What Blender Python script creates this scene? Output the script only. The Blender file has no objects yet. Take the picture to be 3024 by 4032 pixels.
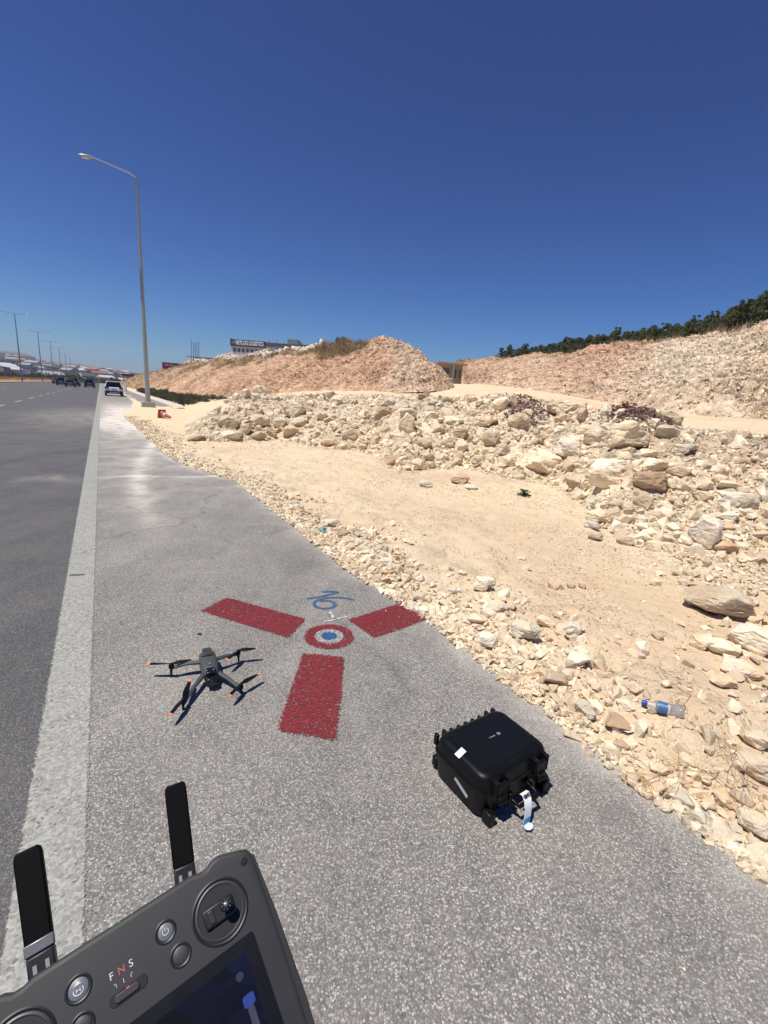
import bpy, bmesh, math, random
import numpy as np
from mathutils import Vector, Matrix, Quaternion
from mathutils.bvhtree import BVHTree
random.seed(7); RNG = np.random.default_rng(11)
S = bpy.context.scene; COL = S.collection
R = math.radians

# ------------------------------------------------------------------ camera
FPX, PITCH, ROLL, EYE = 1788.2, R(13.686), R(4.11), 1.6      # focal length and frame in pixels of the 3024 x 4032 frame
_fw = np.array([0, math.cos(PITCH), -math.sin(PITCH)]); _rt = np.array([1., 0, 0]); _up = np.cross(_rt, _fw)
RT = math.cos(ROLL) * _rt + math.sin(ROLL) * _up; UP = -math.sin(ROLL) * _rt + math.cos(ROLL) * _up; FW = _fw
cd = bpy.data.cameras.new('camera'); cam = bpy.data.objects.new('camera', cd); COL.objects.link(cam)
cd.sensor_fit = 'VERTICAL'; cd.sensor_height = 36; cd.lens = 36 * FPX / 4032; cd.clip_start = .02; cd.clip_end = 30000
mw = Matrix.Identity(4)
for i in range(3): mw[i][0], mw[i][1], mw[i][2] = RT[i], UP[i], -FW[i]
mw[2][3] = EYE; cam.matrix_world = mw; S.camera = cam
# ------------------------------------------------------------------ sky, sun, exposure
SUN_AZ, SUN_EL = R(-122), R(69)
w = bpy.data.worlds.new("World"); S.world = w; w.use_nodes = True
nt = w.node_tree; nt.nodes.clear()
sky = nt.nodes.new('ShaderNodeTexSky'); sky.sky_type = 'NISHITA'; sky.sun_disc = False
sky.sun_elevation = SUN_EL; sky.sun_rotation = SUN_AZ; sky.air_density = 1.0; sky.dust_density = .3; sky.ozone_density = 3.2; sky.altitude = 600
hs = nt.nodes.new('ShaderNodeHueSaturation'); hs.inputs['Saturation'].default_value = 1.27
gm = nt.nodes.new('ShaderNodeGamma'); gm.inputs[1].default_value = 1.62
sc1 = nt.nodes.new('ShaderNodeVectorMath'); sc1.operation = 'SCALE'; sc1.inputs['Scale'].default_value = 1 / 9
sc2 = nt.nodes.new('ShaderNodeVectorMath'); sc2.operation = 'SCALE'; sc2.inputs['Scale'].default_value = 9
bg = nt.nodes.new('ShaderNodeBackground'); bg.inputs[1].default_value = .086
out = nt.nodes.new('ShaderNodeOutputWorld')
nt.links.new(sky.outputs[0], hs.inputs['Color']); nt.links.new(hs.outputs[0], sc1.inputs[0]); nt.links.new(sc1.outputs[0], gm.inputs[0]); tn = nt.nodes.new('ShaderNodeVectorMath'); tn.operation = 'MULTIPLY'; tn.inputs[1].default_value = (.62, .93, 1.10); nt.links.new(gm.outputs[0], tn.inputs[0]); nt.links.new(tn.outputs[0], sc2.inputs[0]); nt.links.new(sc2.outputs[0], bg.inputs[0]); nt.links.new(bg.outputs[0], out.inputs[0])
sd = bpy.data.lights.new('sun', 'SUN'); sd.energy = 4.3; sd.angle = R(.55); sd.color = (1, .955, .88)
sun = bpy.data.objects.new('sun', sd); COL.objects.link(sun)
sv = Vector((math.cos(SUN_EL) * math.sin(SUN_AZ), math.cos(SUN_EL) * math.cos(SUN_AZ), math.sin(SUN_EL)))
sun.rotation_mode = 'QUATERNION'; sun.rotation_quaternion = sv.to_track_quat('Z', 'Y'); sun.location = (0, 0, 60)
S.view_settings.view_transform = 'Standard'; S.view_settings.look = 'None'; S.view_settings.gamma = 1; S.view_settings.exposure = .32
S.cycles.use_denoising = True; S.cycles.volume_bounces = 0; S.cycles.max_bounces = 6; S.cycles.transparent_max_bounces = 12

# ------------------------------------------------------------------ measuring helpers (pixel of the 1659-wide view + distance or height -> place)
KD = 3024 / 1659
def ray(x, y):
    d = RT * (x * KD - 1512) + UP * (2016 - y * KD) + FW * FPX
    return d / np.linalg.norm(d)
def gnd(x, y, z=0.0):
    d = ray(x, y); t = (z - EYE) / d[2]; return np.array([0, 0, EYE]) + d * t
def at(x, y, dist):
    d = ray(x, y); return np.array([0, 0, EYE]) + d * (dist / math.hypot(d[0], d[1]))
_a = R(-32.03); DV = np.array([math.sin(_a), math.cos(_a), 0]); DU = np.array([math.cos(_a), -math.sin(_a), 0]); L0 = np.array([-1.046, 1.378, 0])
def W(u, v, z=0.0): return L0 + u * DU + v * DV + np.array([0, 0, z])       # road coordinates: u to the right of the edge line, v along it
ROADROT = -_a * -1
ROADZ = math.atan2(-DV[0], DV[1])                                            # z rotation that turns +Y into the road direction

# ------------------------------------------------------------------ noise
def _h(ix, iy, iz, s):
    n = (ix.astype(np.int64) * 374761393 + iy.astype(np.int64) * 668265263 + iz.astype(np.int64) * 2147483647 + s * 974711) & 0xffffffff
    n = ((n ^ (n >> 13)) * 1274126177) & 0xffffffff
    n = n ^ (n >> 16); return (n & 0xffff) / 65535.0
def vnoise(P, s=0):
    P = np.asarray(P, float); I = np.floor(P); F = P - I; F = F * F * (3 - 2 * F); x, y, z = I[:, 0], I[:, 1], I[:, 2]; r = 0
    for dx in (0, 1):
        for dy in (0, 1):
            for dz in (0, 1):
                wgt = (F[:, 0] if dx else 1 - F[:, 0]) * (F[:, 1] if dy else 1 - F[:, 1]) * (F[:, 2] if dz else 1 - F[:, 2])
                r = r + wgt * _h(x + dx, y + dy, z + dz, s)
    return r * 2 - 1
def fbm(P, o=4, s=0, g=.5):
    r = 0; a = 1; t = 0
    for k in range(o): r = r + a * vnoise(P * 2.03 ** k + 17.3 * k, s + k); t += a; a *= g
    return r / t

# ------------------------------------------------------------------ materials
def new_mat(name):
    m = bpy.data.materials.new(name); m.use_nodes = True; n = m.node_tree
    return m, n, n.nodes['Principled BSDF']
def N(n, t, **kw):
    o = n.nodes.new('ShaderNode' + t)
    for k, v in kw.items(): setattr(o, k, v)
    return o
def ramp(n, stops, src=None, interp='LINEAR'):
    r = N(n, 'ValToRGB'); r.color_ramp.interpolation = interp; e = r.color_ramp.elements
    while len(e) < len(stops): e.new(.5)
    for el, (p, c) in zip(e, stops):
        el.position = p; el.color = (c, c, c, 1) if isinstance(c, (int, float)) else (*c, 1)
    if src is not None: n.links.new(src, r.inputs[0])
    return r.outputs[0]
def noise(n, scale, detail=4, rough=.55, vec=None, out='Fac', dist=0):
    o = N(n, 'TexNoise'); o.inputs['Scale'].default_value = scale; o.inputs['Detail'].default_value = detail; o.inputs['Roughness'].default_value = rough; o.inputs['Distortion'].default_value = dist
    if vec is not None: n.links.new(vec, o.inputs['Vector'])
    return o.outputs[out]
def mix(n, fac, a, b, mode='MIX'):
    o = N(n, 'Mix', data_type='RGBA', blend_type=mode)
    for s_, v in ((0, fac), (6, a), (7, b)):
        if isinstance(v, (int, float)): o.inputs[s_].default_value = v if s_ == 0 else (v, v, v, 1)
        elif isinstance(v, tuple): o.inputs[s_].default_value = (*v, 1)
        else: n.links.new(v, o.inputs[s_])
    return o.outputs[2]
def math_(n, op, a, b=None, c=None, clamp=False):
    o = N(n, 'Math', operation=op); o.use_clamp = clamp
    for i, v in enumerate((a, b, c)):
        if v is None: continue
        if isinstance(v, (int, float)): o.inputs[i].default_value = v
        else: n.links.new(v, o.inputs[i])
    return o.outputs[0]
def pos(n): return N(n, 'NewGeometry').outputs['Position']
def bump(n, b, h, strength, dist, prev=None):
    o = N(n, 'Bump'); o.inputs['Strength'].default_value = strength; o.inputs['Distance'].default_value = dist
    n.links.new(h, o.inputs['Height'])
    if prev is not None: n.links.new(prev, o.inputs['Normal'])
    n.links.new(o.outputs[0], b.inputs['Normal']); return o.outputs[0]
def attr(n, name, out='Fac'):
    o = N(n, 'Attribute'); o.attribute_name = name; return o.outputs[out]
def sep(n, c):
    o = N(n, 'SeparateXYZ'); n.links.new(c, o.inputs[0]); return o.outputs
_mats = {}
def plain(name, col, rough=.6, metal=0, spec=.5, var=.12, scale=8, bmp=0, coat=0):
    if name in _mats: return _mats[name]
    m, n, b = new_mat(name)
    f = noise(n, scale, 5, .6, N(n, 'TexCoord').outputs['Object'])
    c = mix(n, f, tuple(x * (1 - var) for x in col), tuple(min(1, x * (1 + var)) for x in col))
    n.links.new(c, b.inputs['Base Color']); b.inputs['Roughness'].default_value = rough; b.inputs['Metallic'].default_value = metal
    b.inputs['Specular IOR Level'].default_value = spec; b.inputs['Coat Weight'].default_value = coat
    rr = math_(n, 'MULTIPLY_ADD', f, .15, rough - .07); n.links.new(rr, b.inputs['Roughness'])
    if bmp: bump(n, b, noise(n, scale * 12, 3, .6, N(n, 'TexCoord').outputs['Object']), .4, bmp)
    _mats[name] = m; return m

def asphalt(name, dark, mid, light, dusty, base_dust):
    m, n, b = new_mat(name); p = pos(n)
    v = N(n, 'TexVoronoi'); v.inputs['Scale'].default_value = 160; n.links.new(p, v.inputs['Vector'])
    sx = sep(n, v.outputs['Color'])
    chip = ramp(n, [(0, dark), (.38, mid), (.72, light), (.96, tuple(min(1, x * 1.7) for x in light))], sx[0])
    gap = ramp(n, [(.3, 0), (.7, .8)], v.outputs['Distance'])
    c = mix(n, gap, chip, tuple(x * .7 for x in dark))
    f2 = noise(n, 38, 4, .7, p); c = mix(n, ramp(n, [(.35, 0), (.7, .55)], f2), c, mid)
    big = noise(n, .55, 5, .6, p); c = mix(n, 1, c, ramp(n, [(.25, .84), (.75, 1.12)], big), 'MULTIPLY')
    st = N(n, 'Mapping'); st.inputs['Rotation'].default_value = (0, 0, -ROADZ); st.inputs['Scale'].default_value = (2.2, .16, 1); n.links.new(p, st.inputs['Vector'])
    streak = noise(n, 1.0, 5, .6, st.outputs[0]); c = mix(n, 1, c, ramp(n, [(.3, .84), (.7, 1.14)], streak), 'MULTIPLY')
    cr_ = N(n, 'TexVoronoi'); cr_.feature = 'DISTANCE_TO_EDGE'; cr_.inputs['Scale'].default_value = .42; n.links.new(mix(n, .35, p, noise(n, 1.3, 4, .6, p, 'Color')), cr_.inputs['Vector']); c = mix(n, math_(n, 'MULTIPLY', ramp(n, [(.002, .55), (.007, 0)], cr_.outputs['Distance']), ramp(n, [(.5, 0), (.6, 1)], big)), c, tuple(x * .5 for x in dark))
    spots = noise(n, 2.3, 2, .5, p); c = mix(n, ramp(n, [(.24, .55), (.30, 0)], spots), c, tuple(x * .5 for x in mid))
    # dust lying on the surface: strongest near the quarry spill
    d = attr(n, 'dust'); dn = noise(n, 1.6, 6, .68, p, dist=.6); dn2 = noise(n, 26, 4, .7, p)
    k = math_(n, 'MULTIPLY', d, ramp(n, [(.32, .25), (.62, 1.25)], dn)); k = math_(n, 'MULTIPLY', k, ramp(n, [(.2, .6), (.7, 1.15)], dn2))
    k = math_(n, 'ADD', k, math_(n, 'MULTIPLY', ramp(n, [(.45, 0), (.75, 1)], dn), base_dust), clamp=True)
    c = mix(n, k, c, dusty); n.links.new(c, b.inputs['Base Color'])
    b.inputs['Roughness'].default_value = .72; b.inputs['Specular IOR Level'].default_value = .45
    bump(n, b, math_(n, 'MULTIPLY', math_(n, 'SUBTRACT', 1, v.outputs['Distance']), sx[1]), .55, .004)
    return m
M_road = asphalt('asphalt_road', (.058, .056, .055), (.098, .094, .092), (.15, .145, .138), (.30, .27, .225), .12)
M_shoulder = asphalt('asphalt_shoulder', (.125, .114, .10), (.25, .234, .208), (.375, .352, .315), (.70, .64, .54), .13)

def terrain_mat():
    m, n, b = new_mat('sand_and_rubble'); p = pos(n)
    cr = N(n, 'Attribute'); cr.attribute_name = 'mask'; s = sep(n, cr.outputs['Vector'])
    n1 = noise(n, .9, 6, .65, p); n2 = noise(n, 7, 5, .65, p); n3 = noise(n, 45, 4, .7, p)
    sand = mix(n, n1, (.67, .475, .275), (.85, .70, .46))
    sand = mix(n, ramp(n, [(.4, 0), (.72, .7)], n2), sand, (.82, .70, .50))
    sand = mix(n, ramp(n, [(.54, 0), (.7, .45)], n3), sand, (.46, .33, .2))
    rockc = mix(n, n2, (.62, .48, .325), (.80, .69, .52))
    pv = N(n, 'Mapping'); pv.inputs['Rotation'].default_value = (.5, .2, .6); pv.inputs['Scale'].default_value = (.35, 1.3, 2.2); n.links.new(p, pv.inputs['Vector'])
    n4 = noise(n, .8, 6, .7, pv.outputs[0], dist=.8)
    pinkc = mix(n, n4, (.50, .245, .135), (.66, .45, .295))
    k = math_(n, 'MULTIPLY', s[0], ramp(n, [(.28, .35), (.6, 1.15)], n1), clamp=True)
    c = mix(n, s[2], sand, rockc); c = mix(n, k, c, pinkc); c = mix(n, s[2], c, mix(n, 1, c, ramp(n, [(.34, .66), (.5, 1.0), (.68, 1.16)], noise(n, .45, 7, .72, pv.outputs[0], dist=1.2)), 'MULTIPLY'))
    g = math_(n, 'MULTIPLY', s[1], ramp(n, [(.38, .1), (.6, 1.2)], noise(n, 1.7, 6, .7, p)), clamp=True)
    c = mix(n, g, c, mix(n, n2, (.16, .105, .05), (.36, .25, .13)))
    v = N(n, 'TexVoronoi'); v.inputs['Scale'].default_value = 2.6; n.links.new(mix(n, .12, p, noise(n, 3, 3, .6, p, 'Color')), v.inputs['Vector'])
    vc = sep(n, v.outputs['Color'])[0]
    c = mix(n, math_(n, 'MULTIPLY', s[2], .6), c, mix(n, 1, c, ramp(n, [(0, .72), (1, 1.25)], vc), 'MULTIPLY'))
    n.links.new(c, b.inputs['Base Color']); b.inputs['Roughness'].default_value = .95; b.inputs['Specular IOR Level'].default_value = .15
    h = math_(n, 'ADD', math_(n, 'MULTIPLY', n2, .6), math_(n, 'MULTIPLY', n3, .35))
    peb = N(n, 'TexVoronoi'); peb.inputs['Scale'].default_value = 22; n.links.new(mix(n, .05, p, noise(n, 20, 2, .6, p, 'Color')), peb.inputs['Vector'])
    h = math_(n, 'ADD', h, math_(n, 'MULTIPLY', ramp(n, [(.15, 1), (.4, 0)], peb.outputs['Distance']), math_(n, 'MULTIPLY', ramp(n, [(.45, 0), (.6, 1)], n1), .35)))
    q = bump(n, b, h, .9, .07)
    bump(n, b, math_(n, 'MULTIPLY', math_(n, 'SUBTRACT', 1, v.outputs['Distance']), s[2]), .7, .35, q)
    return m
M_terrain = terrain_mat()

def rock_mat(name, a, bcol, tan, island=False):
    m, n, b = new_mat(name); p = pos(n)
    rnd = N(n, 'NewGeometry').outputs['Random Per Island'] if island else N(n, 'ObjectInfo').outputs['Random']
    n1 = noise(n, 3.2, 6, .65, p); n2 = noise(n, 16, 5, .7, p)
    c = mix(n, rnd, a, bcol); c = mix(n, ramp(n, [(.42, 0), (.66, .9)], n1), c, tan)
    c = mix(n, ramp(n, [(.5, 0), (.75, .5)], n2), c, tuple(min(1, x * 1.12) for x in a))
    wn = N(n, 'TexWhiteNoise', noise_dimensions='1D'); n.links.new(rnd, wn.inputs['W'])
    c = mix(n, 1, c, ramp(n, [(0, .74), (.55, 1.0), (1, 1.12)], wn.outputs['Value']), 'MULTIPLY')
    n.links.new(c, b.inputs['Base Color']); b.inputs['Roughness'].default_value = .9; b.inputs['Specular IOR Level'].default_value = .2
    q = bump(n, b, n1, .6, .06); q = bump(n, b, n2, .55, .018, q); bump(n, b, noise(n, 75, 3, .7, p), .5, .004, q)
    return m
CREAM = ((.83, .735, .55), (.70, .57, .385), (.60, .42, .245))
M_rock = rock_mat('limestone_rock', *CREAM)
M_rockS = rock_mat('limestone_rubble', (.83, .74, .56), (.66, .53, .36), (.60, .43, .26), True)
M_rockP = rock_mat('pink_limestone_rubble', (.70, .52, .38), (.56, .34, .21), (.74, .61, .47), True)
M_rockG = rock_mat('grey_limestone_rock', (.74, .665, .52), (.62, .545, .43), (.72, .60, .43))
M_rockR = rock_mat('purple_brown_rubble', (.20, .095, .08), (.13, .065, .06), (.42, .30, .23), True)
M_rockW = rock_mat('white_limestone_rubble', (.82, .74, .61), (.74, .63, .49), (.7, .56, .42), True)
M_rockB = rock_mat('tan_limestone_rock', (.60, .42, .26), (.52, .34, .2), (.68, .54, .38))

def paint(name, col, under, k_fuzz=1.0, worn=.35):
    m, n, b = new_mat(name); p = pos(n)
    v = N(n, 'TexVoronoi'); v.inputs['Scale'].default_value = 105; n.links.new(p, v.inputs['Vector']); sx = sep(n, v.outputs['Color'])
    chip = ramp(n, [(0, .72), (.6, 1.0), (1, 1.2)], sx[0])
    f = noise(n, 6, 5, .65, p); c = mix(n, ramp(n, [(.35, 0), (.75, .4)], f), col, under)
    c = mix(n, 1, c, chip, 'MULTIPLY')
    n.links.new(c, b.inputs['Base Color']); b.inputs['Roughness'].default_value = .8; b.inputs['Specular IOR Level'].default_value = .3
    e = attr(n, 'edge')                                   # metres inside (+) or outside (-) the painted outline
    a = math_(n, 'ADD', math_(n, 'MULTIPLY', e, 60 / k_fuzz), math_(n, 'MULTIPLY', math_(n, 'SUBTRACT', sx[2], .5), .8))
    a = math_(n, 'ADD', a, math_(n, 'MULTIPLY', math_(n, 'SUBTRACT', noise(n, 60, 4, .7, p), .5), .8))
    a = ramp(n, [(.3, 0), (.78, 1)], math_(n, 'ADD', a, .5))
    wr = math_(n, 'ADD', math_(n, 'MULTIPLY', sx[1], .65), math_(n, 'MULTIPLY', noise(n, 3, 5, .7, p), .5))
    a = math_(n, 'MULTIPLY', a, ramp(n, [(worn, .25), (worn + .16, 1)], wr))
    n.links.new(a, b.inputs['Alpha'])
    bump(n, b, math_(n, 'MULTIPLY', math_(n, 'SUBTRACT', 1, v.outputs['Distance']), sx[1]), .5, .003)
    return m
M_white = paint('worn_white_road_paint', (.35, .345, .305), (.27, .262, .235), .8, .18)
M_red = paint('red_survey_paint', (.20, .020, .026), (.15, .035, .036), 1.2, .30)
M_blue = paint('blue_survey_paint', (.025, .09, .26), (.035, .08, .2), .5, .2)
M_bluef = paint('faded_blue_survey_paint', (.05, .12, .22), (.08, .12, .18), .5, .3)
M_palering = paint('thin_white_survey_paint', (.36, .345, .33), (.30, .285, .27), 1.0, .38)
M_wchalk = paint('white_chalk_paint', (.7, .7, .66), (.5, .5, .48), .6, .4)

M_black = plain('black_plastic', (.0045, .0045, .005), .42, spec=.22, var=.3, scale=20, bmp=.0004)
M_ant = plain('antenna_black', (.004, .004, .004), .6, spec=.08, scale=.1)
M_blackg = plain('black_gloss_plastic', (.008, .008, .009), .25, spec=.5, var=.2)
M_rubber = plain('black_rubber', (.02, .02, .02), .85)
M_concrete = plain('concrete', (.42, .40, .35), .9, scale=5, bmp=.004)
M_galv = plain('galvanised_steel', (.34, .35, .33), .5, metal=.35, var=.12, scale=2)
M_darksteel = plain('dark_steel', (.10, .11, .12), .5, metal=.4)

def leafmat(name, a, b_):
    m, n, b = new_mat(name); rnd = N(n, 'NewGeometry').outputs['Random Per Island']
    c = mix(n, rnd, a, b_); o = N(n, 'ObjectInfo').outputs['Random']
    c = mix(n, 1, c, ramp(n, [(0, .75), (1, 1.25)], o), 'MULTIPLY')
    n.links.new(c, b.inputs['Base Color']); b.inputs['Roughness'].default_value = .7; b.inputs['Specular IOR Level'].default_value = .25
    return m
M_pine = leafmat('pine_foliage', (.06, .075, .026), (.155, .165, .06))
M_shrub = leafmat('shrub_foliage', (.045, .05, .025), (.10, .10, .05))
M_dry = leafmat('dry_grass', (.24, .16, .085), (.45, .33, .19))
M_weed = leafmat('green_weed', (.03, .08, .03), (.06, .14, .05))
M_bark = plain('bark', (.10, .07, .05), .9)

# ------------------------------------------------------------------ mesh helpers
def tag(o, label=None, cat=None, group=None, kind=None):
    if label: o['label'] = label
    if cat: o['category'] = cat
    if group: o['group'] = group
    if kind: o['kind'] = kind
    return o
def link(name, me, m, parent=None):
    if m is not None: me.materials.append(m)
    o = bpy.data.objects.new(name, me); COL.objects.link(o)
    if parent is not None: o.parent = parent
    return o
def mesh_np(name, V, F, m=None, smooth=False, parent=None):
    V = np.asarray(V, np.float32); F = np.asarray(F, np.int32); k = F.shape[1]
    me = bpy.data.meshes.new(name); me.vertices.add(len(V)); me.vertices.foreach_set('co', V.ravel())
    me.loops.add(F.size); me.loops.foreach_set('vertex_index', F.ravel()); me.polygons.add(len(F))
    me.polygons.foreach_set('loop_start', np.arange(0, F.size, k, dtype=np.int32)); me.polygons.foreach_set('loop_total', np.full(len(F), k, np.int32))
    me.polygons.foreach_set('use_smooth', np.full(len(F), smooth, bool)); me.update(calc_edges=True)
    return link(name, me, m, parent)
def fattr(o, name, vals):
    a = o.data.attributes.new(name, 'FLOAT', 'POINT'); a.data.foreach_set('value', np.asarray(vals, np.float32)); return o
def empty(name, loc=(0, 0, 0), rz=0, label=None, cat=None, group=None):
    o = bpy.data.objects.new(name, None); COL.objects.link(o); o.location = loc; o.rotation_euler = (0, 0, rz); o.empty_display_size = .1
    return tag(o, label, cat, group)
def grid(nu, nv):
    i = np.arange(nu * nv).reshape(nu, nv)
    return np.stack([i[:-1, :-1].ravel(), i[1:, :-1].ravel(), i[1:, 1:].ravel(), i[:-1, 1:].ravel()], 1)
class MB:
    def __init__(s): s.v = []; s.f = []
    def add(s, V, F, mx=None):
        k = len(s.v)
        for p in V:
            p = Vector(p); s.v.append(tuple(mx @ p) if mx is not None else tuple(p))
        s.f += [tuple(i + k for i in f) for f in F]; return s
    def box(s, c, d, mx=None, taper=1.0, rz=0):
        x, y, z = [k / 2 for k in d]; V = []
        for sz, t in ((-1, 1), (1, taper)):
            for sx, sy in ((-1, -1), (1, -1), (1, 1), (-1, 1)):
                q = Vector((sx * x * t, sy * y * t, sz * z))
                if rz: q.rotate(Matrix.Rotation(rz, 3, 'Z'))
                V.append(q + Vector(c))
        return s.add(V, [(3, 2, 1, 0), (4, 5, 6, 7), (0, 1, 5, 4), (1, 2, 6, 5), (2, 3, 7, 6), (3, 0, 4, 7)], mx)
    def tube(s, pts, rad, n=8, mx=None, cap=True, flat=1.0):
        pts = [Vector(p) for p in pts]; rad = rad if isinstance(rad, (list, tuple)) else [rad] * len(pts)
        V = []; F = []; ref = None
        for i, p in enumerate(pts):
            d = (pts[min(i + 1, len(pts) - 1)] - pts[max(i - 1, 0)]).normalized()
            if ref is None: ref = Vector((0, 0, 1)) if abs(d.z) < .9 else Vector((1, 0, 0))
            a = d.cross(ref).normalized(); b_ = a.cross(d).normalized(); ref = b_
            for k in range(n):
                t = 2 * math.pi * k / n; V.append(p + a * math.cos(t) * rad[i] + b_ * math.sin(t) * rad[i] * flat)
        for i in range(len(pts) - 1):
            for k in range(n): F.append((i * n + k, i * n + (k + 1) % n, (i + 1) * n + (k + 1) % n, (i + 1) * n + k))
        if cap: F += [tuple(range(n))[::-1], tuple(range((len(pts) - 1) * n, len(pts) * n))]
        return s.add(V, F, mx)
    def lathe(s, prof, n=24, mx=None):                  # (radius, z) pairs round z
        V = [(r * math.cos(2 * math.pi * k / n), r * math.sin(2 * math.pi * k / n), z) for r, z in prof for k in range(n)]
        F = [(i * n + k, i * n + (k + 1) % n, (i + 1) * n + (k + 1) % n, (i + 1) * n + k) for i in range(len(prof) - 1) for k in range(n)]
        F += [tuple(range(n))[::-1], tuple(range((len(prof) - 1) * n, len(prof) * n))]
        return s.add(V, F, mx)
    def prism(s, poly, z0, z1, mx=None):
        n = len(poly); V = [(x, y, z0) for x, y in poly] + [(x, y, z1) for x, y in poly]
        F = [tuple(range(n))[::-1], tuple(range(n, 2 * n))] + [(i, (i + 1) % n, n + (i + 1) % n, n + i) for i in range(n)]
        return s.add(V, F, mx)
    def build(s, name, m=None, parent=None, bevel=0, seg=2, smooth=False, loc=None, rz=None):
        me = bpy.data.meshes.new(name); me.from_pydata(s.v, [], s.f); me.update()
        bm = bmesh.new(); bm.from_mesh(me); bmesh.ops.recalc_face_normals(bm, faces=bm.faces); bm.to_mesh(me); bm.free()
        o = link(name, me, m, parent)
        if bevel:
            b_ = o.modifiers.new('bevel', 'BEVEL'); b_.width = bevel; b_.segments = seg; b_.limit_method = 'ANGLE'; b_.angle_limit = R(35)
            smooth = True
        if smooth:
            me.polygons.foreach_set('use_smooth', np.ones(len(me.polygons), bool)); me.set_sharp_from_angle(angle=R(38))
        if loc is not None: o.location = loc
        if rz is not None: o.rotation_euler = (0, 0, rz)
        return o
def rrect(w_, h_, r, n=5, cx=0, cy=0):
    P = []
    for sx, sy, a0 in ((1, 1, 0), (-1, 1, 90), (-1, -1, 180), (1, -1, 270)):
        for k in range(n + 1):
            a = R(a0 + 90 * k / n); P.append((cx + sx * (w_ / 2 - r) + r * math.cos(a), cy + sy * (h_ / 2 - r) + r * math.sin(a)))
    return P
def text_mesh(txt, size, m, name, parent, mx, depth=.0, spacing=1.0, bold=0.0):
    cu = bpy.data.curves.new('t', 'FONT'); cu.body = txt; cu.size = size; cu.extrude = depth; cu.align_x = 'CENTER'; cu.align_y = 'CENTER'; cu.space_character = spacing; cu.offset = bold
    t = bpy.data.objects.new('t', cu); COL.objects.link(t); dg = bpy.context.evaluated_depsgraph_get(); dg.update()
    me = bpy.data.meshes.new_from_object(t.evaluated_get(dg)); bpy.data.objects.remove(t); me.transform(mx); me.materials.clear()
    return link(name, me, m, parent)
def copy_tree(o, parent=None):
    c = o.copy(); COL.objects.link(c)
    if parent is not None: c.parent = parent
    for ch in list(KIDS.get(o.name, [])): copy_tree(ch, c)
    return c
KIDS = {}
def index_kids():
    KIDS.clear()
    for o in bpy.data.objects:
        if o.parent: KIDS.setdefault(o.parent.name, []).append(o)

# ================================================================== SETTING
# ---- asphalt edge of the shoulder, measured at ground level
EDGE_PX = [(265, 895), (300, 925), (350, 975), (400, 1005), (460, 1022), (520, 1040), (560, 1075), (600, 1105), (650, 1140), (700, 1183), (760, 1230), (830, 1272), (880, 1303), (930, 1335), (1000, 1390), (1060, 1435), (1130, 1490), (1200, 1537), (1300, 1625), (1450, 1740), (1600, 1840), (1659, 1890)]
_e = np.array([gnd(*p)[:2] for p in EDGE_PX])
_euv = sorted([((p - L0[:2]) @ DV[:2], (p - L0[:2]) @ DU[:2]) for p in _e])
EV = np.array([-40, -6] + [a for a, _ in _euv] + [34, 45, 60, 900]); EU = np.array([2.6, 2.5] + [b for _, b in _euv] + [1.9, 2.5, 2.9, 2.9])
def edge_u(v): return np.interp(v, EV, EU)
# ground sheet reaching the horizon
n_ = 40; rr = np.concatenate([[0.], np.geomspace(30, 14000, 30)]); th = np.linspace(0, 2 * math.pi, 97)[:-1]
V = [(0, 0, -.25)] + [(r * math.sin(t), r * math.cos(t), -.25 - .0008 * max(0, r - 100)) for r in rr[1:] for t in th]
F = []
for i in range(len(rr) - 2):
    for k in range(96): a = 1 + i * 96 + k; b = 1 + i * 96 + (k + 1) % 96; F.append((a, b, b + 96, a + 96))
me = bpy.data.meshes.new('ground'); me.from_pydata(V, [], F + [(0, 1 + (k + 1) % 96, 1 + k) for k in range(96)])
M_plain = plain('dry_plain_soil', (.28, .22, .14), .95, scale=.01, var=.3)
tag(link('ground', me, M_plain), kind='structure')

vv = np.concatenate([np.linspace(-12, 14, 260), np.linspace(14.2, 60, 180), np.geomspace(61, 420, 70)])
def smooth01(x, a, b): t = np.clip((x - a) / (b - a), 0, 1); return t * t * (3 - 2 * t)
def strip(name, ufun0, ufun1, nu, m, z=0.0, dustf=None, v=vv):
    U = np.linspace(0, 1, nu)[:, None]; u0 = ufun0(v)[None]; u1 = ufun1(v)[None]; uu = u0 + (u1 - u0) * U; vg = np.repeat(v[None], nu, 0)
    P = L0[None, None] + uu[..., None] * DU + vg[..., None] * DV; P[..., 2] = z
    o = mesh_np(name, P.reshape(-1, 3), grid(nu, len(v)), m)
    if dustf is not None: fattr(o, 'dust', dustf(uu, vg).ravel())
    return tag(o, kind='structure')
def dust_sh(u, v):
    eu = edge_u(v); d = np.clip(1 - (eu + .15 - u) / .45, 0, 1) ** 1.6 * .75
    z1 = np.exp(-((v - 26) / 11) ** 2) * smooth01(u, -.35, .9) * 1.1
    z2 = np.exp(-((v - 20) / 3.5) ** 2) * smooth01(u, -1.2, .2) * .55
    arc = np.exp(-((u - (.55 + .014 * (v - 5) ** 2)) / .16) ** 2) * smooth01(v, 3, 6) * (1 - smooth01(v, 12, 16)) * .45
    ln = np.exp(-((v - 7.25 - .12 * np.sin(u * 3)) / .05) ** 2) * .55 * (u > -.5)
    return np.clip(d + z1 + z2 + arc + ln + .12 * smooth01(v, 2.5, 9), 0, 1.3)
def dust_rd(u, v):
    return np.clip(np.exp(-((v - 23) / 6) ** 2) * smooth01(u, -4, -.2) * .7 + np.exp(-((v - 7.3) / .35) ** 2) * np.exp(-((u + .6) / .3) ** 2) * .8 + .06, 0, 1)
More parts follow.
